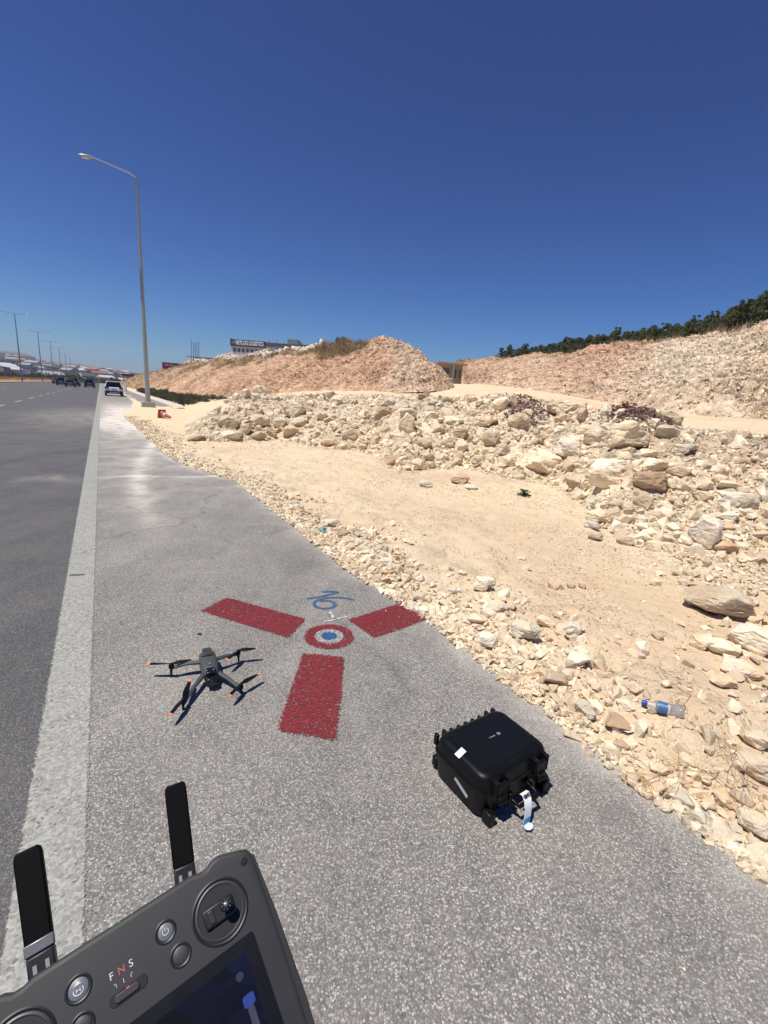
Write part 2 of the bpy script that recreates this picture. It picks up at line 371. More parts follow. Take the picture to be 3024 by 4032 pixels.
strip('road', lambda v: v * 0 - 15.0, lambda v: v * 0 - .09, 40, M_road, 0, dust_rd)
strip('shoulder', lambda v: v * 0 - .09, lambda v: edge_u(v) + .45, 90, M_shoulder, 0, dust_sh)

def poly_edge(name, rows, m, z, parent=None):
    """rows: list of (points, edge value) loops of equal length joined by quads"""
    n = len(rows[0][0]); V = []; e = []; F = []
    for pts, ev in rows:
        V += [(p[0], p[1], z) for p in pts]; e += [ev] * n if np.isscalar(ev) else list(ev)
    return V, e, F, n
def ribbon(name, pts, half, m, z, parent=None, close=False, fuzz=.012):
    P = np.array(pts, float)[:, :2]; T = np.gradient(P, axis=0)
    if close: T = np.roll(P, -1, 0) - np.roll(P, 1, 0)
    T /= np.linalg.norm(T, axis=1)[:, None]; Nn = np.stack([-T[:, 1], T[:, 0]], 1)
    half = np.asarray(half) * np.ones(len(P)); cols = [(-1, -fuzz), (-.01, None), (.01, None), (1, -fuzz)]
    V = []; e = []
    for s_, _ in cols:
        off = np.sign(s_) * (half + fuzz) if abs(s_) == 1 else s_ * half
        V.append(P + Nn * off[:, None]); e.append(np.full(len(P), -fuzz) if abs(s_) == 1 else half)
    V = np.concatenate(V); e = np.concatenate(e)
    if not close:
        L = len(P); Ls = np.concatenate([[0], np.cumsum(np.linalg.norm(np.diff(P, axis=0), axis=1))]); de = np.minimum(Ls, Ls[-1] - Ls)
        e = np.minimum(e, np.tile(de - fuzz, 4))
    F = grid(4, len(P))
    if close:
        L = len(P); F = np.concatenate([F, np.array([[i * L + L - 1, (i + 1) * L + L - 1, (i + 1) * L, i * L] for i in range(3)])])
    o = mesh_np(name, np.c_[V, np.full(len(V), z)], F, m, parent=parent); return fattr(o, 'edge', e)
def line_pts(u, v0, v1, n): return [W(u, v) for v in np.linspace(v0, v1, n)]
vline = np.concatenate([np.linspace(-3, 60, 200), np.geomspace(61, 400, 40)])
tag(ribbon('edge_line', [W(-.09 + .0006 * max(0, v), v) for v in vline], [.098 + .0003 * max(0, v) for v in vline], M_white, .004), kind='structure')
dl = []
def dashes(name, u, spans):
    Vs = []; Es = []; Fs = []; k = 0
    for v0, v1 in spans:
        P = line_pts(u, v0, v1, 6); o = ribbon('tmp', P, .075, M_white, .004)
        n = len(o.data.vertices); c = np.empty(n * 3, np.float32); o.data.vertices.foreach_get('co', c); e = np.empty(n, np.float32); o.data.attributes['edge'].data.foreach_get('value', e)
        f = np.array([list(p.vertices) for p in o.data.polygons]); Vs.append(c.reshape(-1, 3)); Es.append(e); Fs.append(f + k); k += n
        bpy.data.objects.remove(o)
    o = mesh_np(name, np.concatenate(Vs), np.concatenate(Fs), M_white); fattr(o, 'edge', np.concatenate(Es)); tag(o, kind='structure')
dashes('lane_line', -4.3, [(v, v + 3.2) for v in np.arange(-8.2, 200, 6.55) + 2.4])
dashes('lane_line', -9.3, [(v, v + 3.2) for v in np.arange(-8.2, 200, 6.55) + 1.1])
tag(ribbon('median_edge_line', line_pts(-14.3, 0, 300, 40), .09, M_white, .004), kind='structure')
# median kerb and soil beyond
def bar(name, prof, v, m, label=None):                   # profile (u,z) swept along the road
    P = np.array([[W(u, t, z) for t in v] for u, z in prof]); P[:, 0, 2] = np.minimum(P[:, 0, 2], -.12); return mesh_np(name, P.reshape(-1, 3), grid(len(prof), len(v)), m)
vk = np.concatenate([np.linspace(-5, 60, 14), np.linspace(65, 400, 60)])
def kerb_mat():
    m, n, b = new_mat('painted_kerb'); p = pos(n); mp = N(n, 'Mapping'); mp.inputs['Rotation'].default_value = (0, 0, -ROADZ); n.links.new(p, mp.inputs['Vector'])
    y = sep(n, mp.outputs[0])[1]; k = math_(n, 'GREATER_THAN', math_(n, 'FRACT', math_(n, 'MULTIPLY', y, .25)), .5)
    c = mix(n, k, (.62, .58, .5), (.46, .42, .36)); c = mix(n, noise(n, 2, 4, .6, p), c, (.4, .36, .3)); n.links.new(c, b.inputs['Base Color']); b.inputs['Roughness'].default_value = .9; return m
M_kerb = kerb_mat()
tag(bar('median_kerb', [(-15.0, -.02), (-15.0, .15), (-15.22, .16), (-15.25, -.02)], vk, M_kerb), kind='structure')
tag(bar('median_soil', [(-15.25, .1), (-15.9, .3), (-17.2, .75), (-19, .8), (-21, .35), (-22, -.2)], vk, plain('median_soil', (.42, .24, .13), .95, var=.35, scale=.6)), kind='structure')
tag(bar('far_carriageway', [(-22, .0), (-36, .0), (-36.1, -.3)], vk, plain('far_asphalt', (.10, .10, .10), .8)), kind='structure')
# footpath and kerb between the lamp and the shrubs
vp = np.linspace(36.5, 150, 60)
tag(bar('path', [(3.0, -.05), (3.0, .03), (4.55, .05), (4.55, -.05)], vp, plain('path_asphalt', (.24, .225, .21), .9, scale=1.2)), kind='structure')
tag(bar('path_kerb', [(4.56, -.05), (4.56, .15), (5.3, .26), (5.3, -.1)], np.linspace(34, 150, 60), plain('kerb_concrete', (.60, .50, .40), .9, scale=1.5)), kind='structure')

# ---- quarry floor, rubble bank and haul track as one lofted sheet
def interp_poly(tab, xs):                               # tab rows (x, y, dist) -> interpolated
    t = np.array(tab, float); return np.stack([np.interp(xs, t[:, 0], t[:, k]) for k in range(1, t.shape[1])], 1)
FOOT = [(400, 950), (480, 955), (600, 950), (700, 965), (800, 975), (870, 1015), (1000, 1010), (1110, 1030), (1180, 1036), (1235, 1062), (1290, 1112), (1350, 1160), (1480, 1190), (1659, 1210), (1850, 1230)]
CREST = [(400, 921, 18), (440, 905, 18.5), (480, 878, 20), (520, 856, 20), (560, 854, 20), (620, 858, 20), (700, 856, 19), (800, 855, 18), (870, 856, 17), (960, 864, 17), (1040, 862, 17), (1100, 858, 16.5), (1160, 876, 16), (1220, 874, 16), (1300, 892, 15), (1350, 885, 14.5), (1420, 902, 14), (1480, 932, 13), (1560, 938, 13), (1659, 950, 12.5), (1850, 962, 12)]
TRACKF = [(400, 880, 34), (480, 865, 36), (600, 850, 40), (800, 835, 42), (930, 832, 46), (960, 829, 55), (1042, 830, 50), (1120, 838, 42), (1221, 853, 34), (1340, 875, 29), (1451, 893, 25), (1560, 901, 22), (1659, 907, 20), (1850, 918, 17)]
XS = np.linspace(400, 1850, 620)
stations = []
vl = np.concatenate([np.geomspace(420, 60, 60), np.linspace(59, 9, 150)]); LS = []
for v in vl:
    eu = float(edge_u(v)); q = float(1 - smooth01(np.array(v), 30, 44)); um = min(max(eu + 1.2, .156 + (v + 1.72) * math.tan(R(9.6))), 14)
    lo = -.035 * float(1 - smooth01(np.array(v), 22, 25)); um = um if v > 23 else max(um, 3.6 - (23 - v) * .03)
    LS.append([W(eu - .25, v, -.05), W(eu, v, lo), W(eu + .4, v, .03 + lo), W(eu + .4 + (um - eu - .4) * .35, v, .04 * q - .02 * (1 - q) + lo), W(um, v, .05 + lo)])
LS = np.array(LS); t_ = np.linspace(0, 4, 60); i_ = np.minimum(t_.astype(int), 3); f_ = (t_ - i_)[None, :, None]; LP = LS[:, i_] * (1 - f_) + LS[:, i_ + 1] * f_
LP[..., 2] += .5 * (.05 * fbm(LP.reshape(-1, 3) * [.9, .9, 0], 4, 1) + .03 * fbm(LP.reshape(-1, 3) * [4.2, 4.2, 0], 4, 5)).reshape(LP.shape[:2])
ft = interp_poly([(a, b) for a, b in FOOT], XS)[:, 0]; cr = interp_poly(CREST, XS); tf = interp_poly(TRACKF, XS)
# matching points on the asphalt edge: travel along the edge from v=24 to the foreground
ev_t = np.interp(XS, [400, 480, 600, 700, 800, 870, 1000, 1110, 1200, 1330, 1480, 1659, 1850], [23, 17, 11.5, 8.5, 6.5, 4.7, 3.4, 2.3, 1.4, .2, -1.6, -3.5, -6.5])
for i, x in enumerate(XS):
    v = ev_t[i]; eu = float(edge_u(v)); B = W(eu, v)
    D = gnd(x, ft[i], .05); E = at(x, *cr[i]); nrm = np.array([D[0] - B[0], D[1] - B[1], 0]); nrm /= np.linalg.norm(nrm)
    E = at(x, cr[i][0], cr[i][1]); m1 = D * .45 + E * .55; m1[2] = D[2] + (E[2] - D[2]) * .72
    trk = smooth01(np.array(x), 900, 990)
    Fp = at(x, cr[i][0] - 1.5, cr[i][1] + 1.6) * trk + (1 - trk) * np.array([*at(x, cr[i][0], cr[i][1] + 4)[:2], E[2] - .15])
    G = at(x, *tf[i]); Kk = at(x, tf[i][0], tf[i][1] + 45); Kk[2] = G[2] + .5 * float(trk)
    stations.append(([W(eu, v, -.05) - nrm * .3, W(eu, v, .0), W(eu, v, .045) + nrm * .35, (B * .5 + D * .5) + [0, 0, .03], D, m1 if 0 else D * .6 + E * .4 + np.array([0, 0, .18]), E, Fp, G, Kk], None, x))
def resample(st, n=10):
    return st
ROWN = [6, 8, 60, 90, 70, 60, 24, 60, 30]
grid_pts = []; masks = []
for st, mk, x in stations:
    P = [np.array(p) for p in st]
    if len(P) == 8: P = [P[0], P[1], P[2], P[3], P[4], (P[4] + P[5]) / 2, P[5], P[6], (P[6] + P[7]) / 2, P[7]]; rock = [0, 0, .2, .0, 0, 0, 0, .5, .8, 1]; left = 1
    else: rock = [0, 0, .45, 0, .35, .9, 1, .25, 0, .9]; left = 0
    row = []; mr = []
    for k in range(9):
        t = np.linspace(0, 1, ROWN[k], endpoint=False)[:, None]; row.append(P[k] * (1 - t) + P[k + 1] * t); mr.append(rock[k] * (1 - t[:, 0]) + rock[k + 1] * t[:, 0])
    grid_pts.append(np.concatenate(row)); masks.append(np.concatenate(mr))
GP = np.array(grid_pts); MK = np.array(masks)            # stations x rows
nS, nR = MK.shape; xcol = np.array([s[2] for s in stations])[:, None] * np.ones((1, nR))
def amp_noise(P, rockm):
    q = P.reshape(-1, 3); q2 = q.copy(); q2[:, 2] = 0
    n1 = fbm(q2 * .9, 4, 1); n2 = fbm(q2 * 4.2, 4, 5); n3 = fbm(q2 * 14, 3, 9)
    r = rockm.ravel(); return (.05 * n1 + .036 * n2 + .014 * n3) * (.6 + 3.0 * r)
dz = amp_noise(GP, MK).reshape(nS, nR)
fade = np.ones(nR); fade[:6] = .5; fade[6:14] = .7
trackmask = np.zeros(nR); a0 = sum(ROWN[:7]); trackmask[a0:a0 + ROWN[7]] = 1
isq = (xcol > 0).astype(float)
dz = dz * fade * (1 - .75 * trackmask * smooth01(xcol, 900, 1000)) * np.where(xcol > 0, 1, .5)
GP[..., 2] += dz
verge = mesh_np('sandy_verge', LP.reshape(-1, 3), grid(*LP.shape[:2]), M_terrain, True); tag(verge, kind='structure')
TERR_V = GP.reshape(-1, 3); TERR_F = grid(nS, nR)
terr = mesh_np('sandy_ground', TERR_V, TERR_F, M_terrain, True); tag(terr, kind='structure')
edge_band = np.zeros(nR); edge_band[:10] = 1
pink = .25 * smooth01(fbm(TERR_V * [.5, .5, 0], 3, 3), 0, .5).reshape(nS, nR)
pink = pink + .35 * smooth01(xcol, 1450, 1659) * MK
msk = np.stack([pink, 0 * pink, MK * (1 - .85 * trackmask)], -1).reshape(-1, 3)
def set_mask(o, arr):
    a = o.data.attributes.new('mask', 'FLOAT_VECTOR', 'POINT'); a.data.foreach_set('vector', np.asarray(arr, np.float32).ravel())
set_mask(terr, msk); set_mask(verge, np.zeros((LP.shape[0] * LP.shape[1], 3)))

# ---- the pink mound on the left and the cut slope on the right
def loft_hill(name, sects, nrow, ncol, amp, freq, maskf, seed, stretch=(1, 1, 1)):
    sects = np.array(sects, float)                      # sections x k x 3
    ns, k, _ = sects.shape; t = np.linspace(0, ns - 1, ncol); i = np.minimum(t.astype(int), ns - 2); f = (t - i)[:, None, None]
    Sx = sects[i] * (1 - f) + sects[i + 1] * f; rows = []; hh = []
    for a in range(k - 1):
        nn = nrow[a]; tt = np.linspace(0, 1, nn, endpoint=(a == k - 2))[None, :, None]
        rows.append(Sx[:, a][:, None] * (1 - tt) + Sx[:, a + 1][:, None] * tt); hh.append(np.repeat(a + tt[..., 0], ncol, 0))
    P = np.concatenate(rows, 1); Hh = np.concatenate(hh, 1); q = P.reshape(-1, 3)
    gu = np.gradient(P, axis=0); gv = np.gradient(P, axis=1); nr = np.cross(gu, gv); nr /= (np.linalg.norm(nr, axis=2)[..., None] + 1e-9); nr *= np.sign(nr[..., 2:3] + 1e-9)
    qs = q * np.array(stretch)
    big = fbm(q * freq * .22, 3, seed + 40); med = fbm(qs * freq, 4, seed, .6); rid = 1 - np.abs(fbm(qs * freq * 2.3, 5, seed + 9, .72)) * 2.6
    d = (big * 1.4 + med * .9 + rid * .45).reshape(P.shape[:2]) * amp
    d *= np.clip(Hh, 0, .35) / .35
    P = P + nr * d[..., None]
    o = mesh_np(name, P.reshape(-1, 3), grid(P.shape[0], P.shape[1]), M_terrain, False); set_mask(o, maskf(P, Hh, t / (ns - 1)))
    return o, P
CR = [(290, 815, 330), (320, 806, 270), (350, 801, 217), (400, 787, 156), (450, 778, 120), (500, 774, 98), (540, 771, 84), (600, 766, 70), (650, 756, 62), (700, 744, 56), (735, 737, 52), (764, 736, 50), (800, 738, 48), (849, 733, 46), (880, 747, 44), (908, 763, 42), (938, 782, 41), (956, 808, 40), (976, 834, 42)]
FT = [W(8, 340), W(8, 270), W(8, 215), W(8, 150), W(8.2, 115), W(8.6, 88), W(9, 72), W(10, 56), W(11.5, 47), at(640, 852, 40), at(700, 848, 36), at(750, 845, 33), at(785, 843, 32), at(815, 842, 31), at(860, 838, 29), at(900, 836, 29), at(940, 834, 30), at(965, 838, 32), at(985, 846, 36)]
sec = []
for j, (c, f_) in enumerate(zip(CR, FT)):
    C_ = at(*c); f_ = np.array(f_, float); f_[2] = min(f_[2], C_[2]) - .3
    md = f_ * .5 + C_ * .5; md[2] = f_[2] + (C_[2] - f_[2]) * (.56 + .1 * math.sin(j))
    away = np.array([C_[0] - f_[0], C_[1] - f_[1], 0]); away /= np.linalg.norm(away)
    sec.append([f_, md, C_, C_ + away * 9 + [0, 0, -.7], C_ + away * 30 + [0, 0, -5]])
def mk_mound(P, Hh, t):
    q = P.reshape(-1, 3); n1 = fbm(q * .16, 4, 77).reshape(Hh.shape); n2 = fbm(q * .5, 4, 78).reshape(Hh.shape)
    tt = t[:, None] * np.ones_like(Hh)
    pk = .85 - .38 * smooth01(tt, .70, .80) + .25 * n1
    vg = smooth01(Hh + .5 * n1, 1.25, 1.75) * (1 - smooth01(Hh, 1.9, 2.1)) * (1 - smooth01(tt, .60, .72)) + smooth01(n1 + n2, .1, .5) * .5 * (1 - smooth01(tt, .5, .7)) + (1 - smooth01(tt, .12, .3)) * .8
    wt = smooth01(Hh, 1.8, 1.95) * (tt < .5) * (tt > .2)
    return np.stack([np.clip(pk - wt, 0, 1), np.clip(vg - wt, 0, 1), .5 + .5 * smooth01(tt, .6, .75) + .3 * wt], -1).reshape(-1, 3)
mound, MP = loft_hill('excavated_mound', sec, [110, 110, 16, 14], 760, .7, .42, mk_mound, 3, (1.25, 1.25, .35)); tag(mound, kind='structure')
CR2 = [(930, 800, 150), (985, 788, 135), (1003, 784, 122), (1060, 779, 112), (1100, 777, 102), (1200, 767, 85), (1300, 754, 68), (1400, 737, 57), (1500, 723, 50), (1600, 709, 45), (1659, 701, 42), (1750, 690, 38), (1850, 676, 36), (2000, 660, 34)]
FT2 = [(930, 826, 92), (985, 826, 86), (1003, 826, 80), (1060, 831, 56), (1100, 836, 45), (1200, 850, 36), (1300, 868, 31), (1400, 886, 26.5), (1500, 897, 23.2), (1600, 903, 21), (1659, 908, 19.8), (1750, 915, 18), (1850, 920, 17), (2000, 930, 15)]
sec2 = []
for j, (c, f_) in enumerate(zip(CR2, FT2)):
    C_ = at(*c); f_ = at(*f_); f_[2] -= .25; md = f_ * .5 + C_ * .5; md[2] = f_[2] + (C_[2] - f_[2]) * .47
    away = np.array([C_[0] - f_[0], C_[1] - f_[1], 0]); away /= np.linalg.norm(away)
    sec2.append([f_, md, C_, C_ + away * 14 + [0, 0, 1.2], C_ + away * 120 + [0, 0, 6]])
def mk_cut(P, Hh, t):
    q = P.reshape(-1, 3); n1 = fbm(q * .12, 4, 177).reshape(Hh.shape); tt = t[:, None] * np.ones_like(Hh)
    pk = .78 - .62 * smooth01(tt, .42, .62) + .5 * n1 + .35 * smooth01(Hh, 1.6, 2)
    vg = smooth01(Hh, 1.98, 2.1) * .9 + smooth01(Hh, 1.5, 1.9) * (1 - smooth01(tt, .3, .45)) * .6
    return np.stack([np.clip(pk, 0, 1), np.clip(vg, 0, 1), np.ones_like(Hh)], -1).reshape(-1, 3)
cut, CP = loft_hill('quarry_slope', sec2, [130, 130, 10, 16], 620, .75, .42, mk_cut, 13, (1, 1, 1.5)); tag(cut, kind='structure')

# ---- distant hills
HR = [(-60, 82, 1), (0, 84, 0), (72, 87, 0), (108, 82, 0), (150, 64, 0), (230, 55, 0), (331, 51, 0), (422, 43, 0), (512, 37, 0), (700, 26, 0), (1000, 20, 0), (1500, 16, 0)]
def horizon_y(xs): return 1502 + (xs - 395) * .0719
sech = []
for xs, hgt, _ in HR:
    x = xs / KD; y = (horizon_y(xs) - hgt) / KD; c = at(x, y, 3400); yb = horizon_y(xs) / KD
    f0 = at(x, yb, 480); f0[2] = -2; m0 = at(x, yb, 1300); m0[2] = 10 + hgt * .22; m1 = at(x, yb, 2300); m1[2] = 22 + hgt * .75
    bk = at(x, yb, 5200); bk[2] = -20; sech.append([f0, m0, m1, c, bk])
def mk_far(P, Hh, t):
    n1 = fbm(P.reshape(-1, 3) * .004, 4, 5).reshape(Hh.shape); return np.stack([.3 + .3 * n1, np.clip(.75 + .6 * n1, 0, 1), .2 + 0 * Hh], -1).reshape(-1, 3)
def far_mat():
    m, n, b = new_mat('far_hillside'); p = pos(n); c = mix(n, ramp(n, [(.4, 0), (.6, 1)], noise(n, .006, 6, .7, p)), (.10, .105, .06), (.24, .18, .11)); n.links.new(c, b.inputs['Base Color']); b.inputs['Roughness'].default_value = 1; return m
M_far = far_mat()
fh, FP = loft_hill('hills', sech, [30, 30, 40, 12], 260, 9, .004, mk_far, 23); fh.data.materials.clear(); fh.data.materials.append(M_far); tag(fh, kind='structure')

# ------------------------------------------------------------------ ray casting onto the terrain
def bvh(P):
    a, b = P.shape[:2]; f = grid(a, b); return BVHTree.FromPolygons([Vector(p) for p in P.reshape(-1, 3)], [tuple(int(i) for i in q) for q in f])
BV = bvh(GP[::2, ::1]); BVM = bvh(MP[::3, ::2]); BVC = bvh(CP[::3, ::2]); BVF = bvh(FP)
def hit_px(x, y, trees=(BV, BVM, BVC)):
    d = Vector(ray(x, y)); o = Vector((0, 0, EYE)); best = None
    for t in trees:
        h = t.ray_cast(o, d)
        if h[0] is not None and (best is None or h[3] < best[3]): best = h
    return best
def height(x, y, trees=(BV,)):
    z = None
    for t in trees:
        h = t.ray_cast(Vector((x, y, 80)), Vector((0, 0, -1)))
        if h[0] is not None and (z is None or h[0].z > z): z = h[0].z
    return z

# ================================================================== ROCKS
def ico(sub):
    bm = bmesh.new(); bmesh.ops.create_icosphere(bm, subdivisions=sub, radius=1); V = np.array([v.co[:] for v in bm.verts]); F = np.array([[v.index for v in f.verts] for f in bm.faces]); bm.free(); return V / np.linalg.norm(V, axis=1)[:, None], F
ICO = {k: ico(k) for k in (1, 2, 3, 4, 5)}
def rock_shape(sub, seed, rough=.05, planes=13):
    """angular block: convex hull of scattered points; sub 1 tiny, 2 small, 4 a full boulder with chipped edges"""
    rg = np.random.default_rng(seed); k = {1: 9, 2: 15}.get(sub, 26); P = rg.normal(size=(k, 3)); P /= np.abs(P).max(1)[:, None] ** .55 * np.linalg.norm(P, axis=1)[:, None] ** .45; P *= rg.uniform(.78, 1.0, (k, 1)) * .9
    bm = bmesh.new(); vs_ = [bm.verts.new(p) for p in P]; r = bmesh.ops.convex_hull(bm, input=vs_); bmesh.ops.delete(bm, geom=[v for v in bm.verts if not v.link_faces], context='VERTS')
    if sub >= 3:
        bmesh.ops.dissolve_limit(bm, angle_limit=R(14), verts=bm.verts, edges=bm.edges); bmesh.ops.bevel(bm, geom=list(bm.edges), offset=.05, segments=1, affect='EDGES', profile=.6)
        bmesh.ops.triangulate(bm, faces=bm.faces)
        for _ in range(4 if sub >= 4 else 2):
            long_ = [e for e in bm.edges if e.calc_length() > (.11 if sub >= 4 else .3)]
            if not long_: break
            bmesh.ops.subdivide_edges(bm, edges=long_, cuts=1); bmesh.ops.triangulate(bm, faces=bm.faces)
        bm.normal_update(); V = np.array([v.co[:] for v in bm.verts]); Nn_ = np.array([v.normal[:] for v in bm.verts])
        big = fbm(V * 1.6 + seed, 3, seed); crack = -np.abs(fbm(V * np.array([2.2, 2.2, 5]) + seed, 4, seed + 3, .6)); fine = fbm(V * 9 + seed, 3, seed + 7)
        V = V + Nn_ * (rough * (.9 * big + 1.1 * crack + .22 * fine))[:, None]
        for v, c in zip(bm.verts, V): v.co = c
    else: bmesh.ops.triangulate(bm, faces=bm.faces)
    bmesh.ops.recalc_face_normals(bm, faces=bm.faces); bm.verts.index_update(); V = np.array([v.co[:] for v in bm.verts]); F = np.array([[v.index for v in f.verts] for f in bm.faces]); bm.free(); return V, F
ROCK_ME = []
for k in range(16):
    P, F = rock_shape(4, 100 + k, .13); o = mesh_np('rock', P, F, None, True); me = o.data; me.name = 'rock_shape'; bpy.data.objects.remove(o); me.set_sharp_from_angle(angle=R(32)); ROCK_ME.append(me)
_rc = 0; ROCKPOS = []
def place_rock(p, sx, sy, sz, label, group, m=M_rock, name='rock', rz=None, cat='rock', tilt=.25, k=None):
    global _rc
    me = ROCK_ME[(_rc * 5 + 3) % 16 if k is None else k]; _rc += 1
    o = bpy.data.objects.new(name, me); COL.objects.link(o)
    if len(me.materials) == 0: me.materials.append(None)
    o.material_slots[0].link = 'OBJECT'; o.material_slots[0].material = m
    o.location = p; o.scale = (sx / 1.8, sy / 1.8, sz / 1.8); o.rotation_euler = (random.uniform(-tilt, tilt), random.uniform(-tilt, tilt), random.uniform(0, 6.28) if rz is None else rz)
    ROCKPOS.append((p[0], p[1], max(sx, sy) / 2)); return tag(o, label, cat, group)
def hero(x, y, w_, h_, label, m=M_rock, group=None, name='boulder', k=None, deep=None):
    """x,y centre and w,h size in view pixels"""
    h = hit_px(x, y + h_ * .40)
    if h is None: return
    p, dist = h[0], h[3]; dep = dist * float(Vector(ray(x, y)).dot(Vector(FW)))
    sx = w_ * KD / FPX * dep * 1.1; dn = math.degrees(math.asin(-ray(x, y)[2])); sz = h_ * KD / FPX * dep * 1.12
    szz = max(sz * (1 - .45 * max(0, math.sin(R(dn)))), sx * .35); sy = deep or sx * .8
    az = math.atan2(p.x, p.y); c = Vector((p.x + math.sin(az) * sy * .28, p.y + math.cos(az) * sy * .28, p.z + szz * .36))
    return place_rock(c, sx, sy, szz, label, group, m, name, rz=-az + random.uniform(-.15, .15), k=k, cat='boulder' if name == 'boulder' else 'rock', tilt=.12)
def s2d(x, y, w_, h_): return (x / KD, y / KD, w_ / KD, h_ / KD)
def c2(X, Y, w_, h_): return s2d(700 + X / 2.074, 1450 + Y / 2.074, w_ / 2.074, h_ / 2.074)
def c3(X, Y, w_, h_): return s2d(1300 + X / 1.659, 1450 + Y / 1.659, w_ / 1.659, h_ / 1.659)
def c5(X, Y, w_, h_): return s2d(2200 + X / 2.013, 2400 + Y / 2.013, w_ / 2.013, h_ / 2.013)
H = [
 ((1163, 998, 105, 60), 'largest pale oval boulder at the front foot of the rubble bank', M_rock),
 ((1315, 1025, 90, 72), 'blocky tan-faced boulder at the foot of the bank right of the oval boulder', M_rock),
 ((1398, 1042, 78, 48), 'pale boulder with an orange-brown patch on its lower right face', M_rockB),
 ((1355, 940, 90, 66), 'large rounded boulder high on the bank below the purple-brown rubble', M_rock),
 ((1285, 942, 62, 46), 'wedge-shaped boulder leaning left of the large rounded one below the purple rubble', M_rock),
 ((1228, 968, 70, 50), 'grey-capped boulder resting behind the largest oval boulder', M_rockG),
 ((1235, 1005, 42, 38), 'tan boulder squeezed against the right end of the largest oval boulder', M_rockB),
 ((1515, 1148, 66, 80), 'tall upright grey-white boulder near the right edge of the sand', M_rockG),
 ((1563, 1182, 50, 30), 'flat-topped tan stone lying at the foot of the tall upright boulder', M_rockB),
 ((1575, 1082, 76, 46), 'wide grey-streaked boulder above the tall upright one', M_rockG),
 ((1612, 1085, 45, 36), 'rounded tan stone touching the wide grey-streaked boulder at the right', M_rock),
 ((1548, 1302, 135, 80), 'big cracked slab with a grey face at the right edge of the sand', M_rock),
 ((1445, 905, 55, 34), 'squat pale boulder under the sandy track at the right end of the bank', M_rock),
 ((1430, 935, 60, 36), 'low pale boulder just below the squat one by the track', M_rock),
 ((1215, 880, 70, 30), 'long pale slab lying alone on the crest of the bank near the track', M_rock),
 ((995, 1036, 42, 26), 'dark-creased rock lying by itself on the sand in front of the bank', M_rockB),
 ((1015, 1053, 34, 12), 'small grey crushed rock beside the lone creased rock', M_rockG),
 ((920, 1046, 30, 16), 'small grey-white crumbled rock on the sand left of the lone creased rock', M_rockG),
 ((1050, 1385, 50, 42), 'white-grey lump on the asphalt edge beyond the red painted arm', M_rockG),
 ((1133, 1362, 72, 48), 'cream slab between the white-grey lump and the open sand', M_rock),
 (c3(570, 632, 130, 85), 'angular white rock fallen forward at the foot of the bank', M_rock),
 (c3(652, 632, 75, 58), 'brown-shaded wedge leaning on the angular white rock', M_rockB),
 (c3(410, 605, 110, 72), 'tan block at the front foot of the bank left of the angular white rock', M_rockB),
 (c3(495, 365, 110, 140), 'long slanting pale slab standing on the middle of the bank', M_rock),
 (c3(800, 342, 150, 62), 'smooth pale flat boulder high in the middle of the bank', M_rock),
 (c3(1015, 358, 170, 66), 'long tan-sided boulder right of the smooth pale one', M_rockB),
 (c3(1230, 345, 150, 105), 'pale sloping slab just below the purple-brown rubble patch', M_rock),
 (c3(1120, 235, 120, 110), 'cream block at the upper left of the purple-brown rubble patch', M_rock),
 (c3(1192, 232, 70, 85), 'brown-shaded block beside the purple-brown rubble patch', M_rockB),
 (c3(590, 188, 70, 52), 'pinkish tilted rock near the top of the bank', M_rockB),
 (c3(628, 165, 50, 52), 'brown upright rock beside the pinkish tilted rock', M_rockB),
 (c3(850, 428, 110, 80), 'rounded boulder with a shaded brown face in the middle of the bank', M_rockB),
 (c3(850, 505, 95, 88), 'pale boulder directly below the brown-faced one', M_rock),
 (c3(765, 488, 85, 80), 'boulder left of the pale one below the brown-faced boulder', M_rock),
 (c3(1045, 470, 130, 110), 'large pale boulder left above the largest oval boulder', M_rock),
 (c3(1130, 535, 120, 95), 'tan boulder between the large pale one and the oval boulder', M_rock),
 (c3(1158, 605, 100, 98), 'rounded boulder touching the left end of the largest oval boulder', M_rock),
 (c3(970, 602, 100, 66), 'low wide rock at the foot of the bank left of the rounded boulder', M_rock),
 (c3(830, 612, 70, 60), 'small square rock at the very foot of the bank', M_rock),
 (c2(410, 445, 180, 120), 'large boulder at the left end of the bank with a brown shaded side', M_rock),
 (c2(430, 552, 175, 100), 'flat-topped boulder in front of the large one at the left end of the bank', M_rock),
 (c2(565, 500, 115, 110), 'yellowish boulder in the gap right of the flat-topped one', M_rock),
 (c2(660, 430, 210, 95), 'broad slab with a brown underside in the left part of the bank', M_rock),
 (c2(650, 552, 160, 82), 'knobbly pale boulder in the front row of the left part', M_rock),
 (c2(770, 530, 90, 92), 'small round boulder in the front row right of the knobbly one', M_rock),
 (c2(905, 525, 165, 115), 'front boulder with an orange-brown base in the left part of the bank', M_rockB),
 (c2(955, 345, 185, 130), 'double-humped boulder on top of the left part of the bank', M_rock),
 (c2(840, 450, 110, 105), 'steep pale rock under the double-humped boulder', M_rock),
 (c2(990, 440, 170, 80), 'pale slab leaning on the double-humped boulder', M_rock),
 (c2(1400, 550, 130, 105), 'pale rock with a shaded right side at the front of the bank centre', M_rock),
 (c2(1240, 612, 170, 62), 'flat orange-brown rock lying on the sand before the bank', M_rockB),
 (c2(560, 208, 92, 84), 'round pale boulder standing highest at the left end against the pink slope', M_rock),
 (c2(480, 232, 80, 66), 'yellow-cream boulder left of the round one against the pink slope', M_rock),
 (c2(640, 232, 90, 58), 'low boulder right of the round one against the pink slope', M_rock),
 (c2(150, 575, 150, 42), 'flat pale slab on the sand left of the bank', M_rock),
]
for a in H: hero(*a[0], a[1], a[2], 'boulders of the rubble bank')
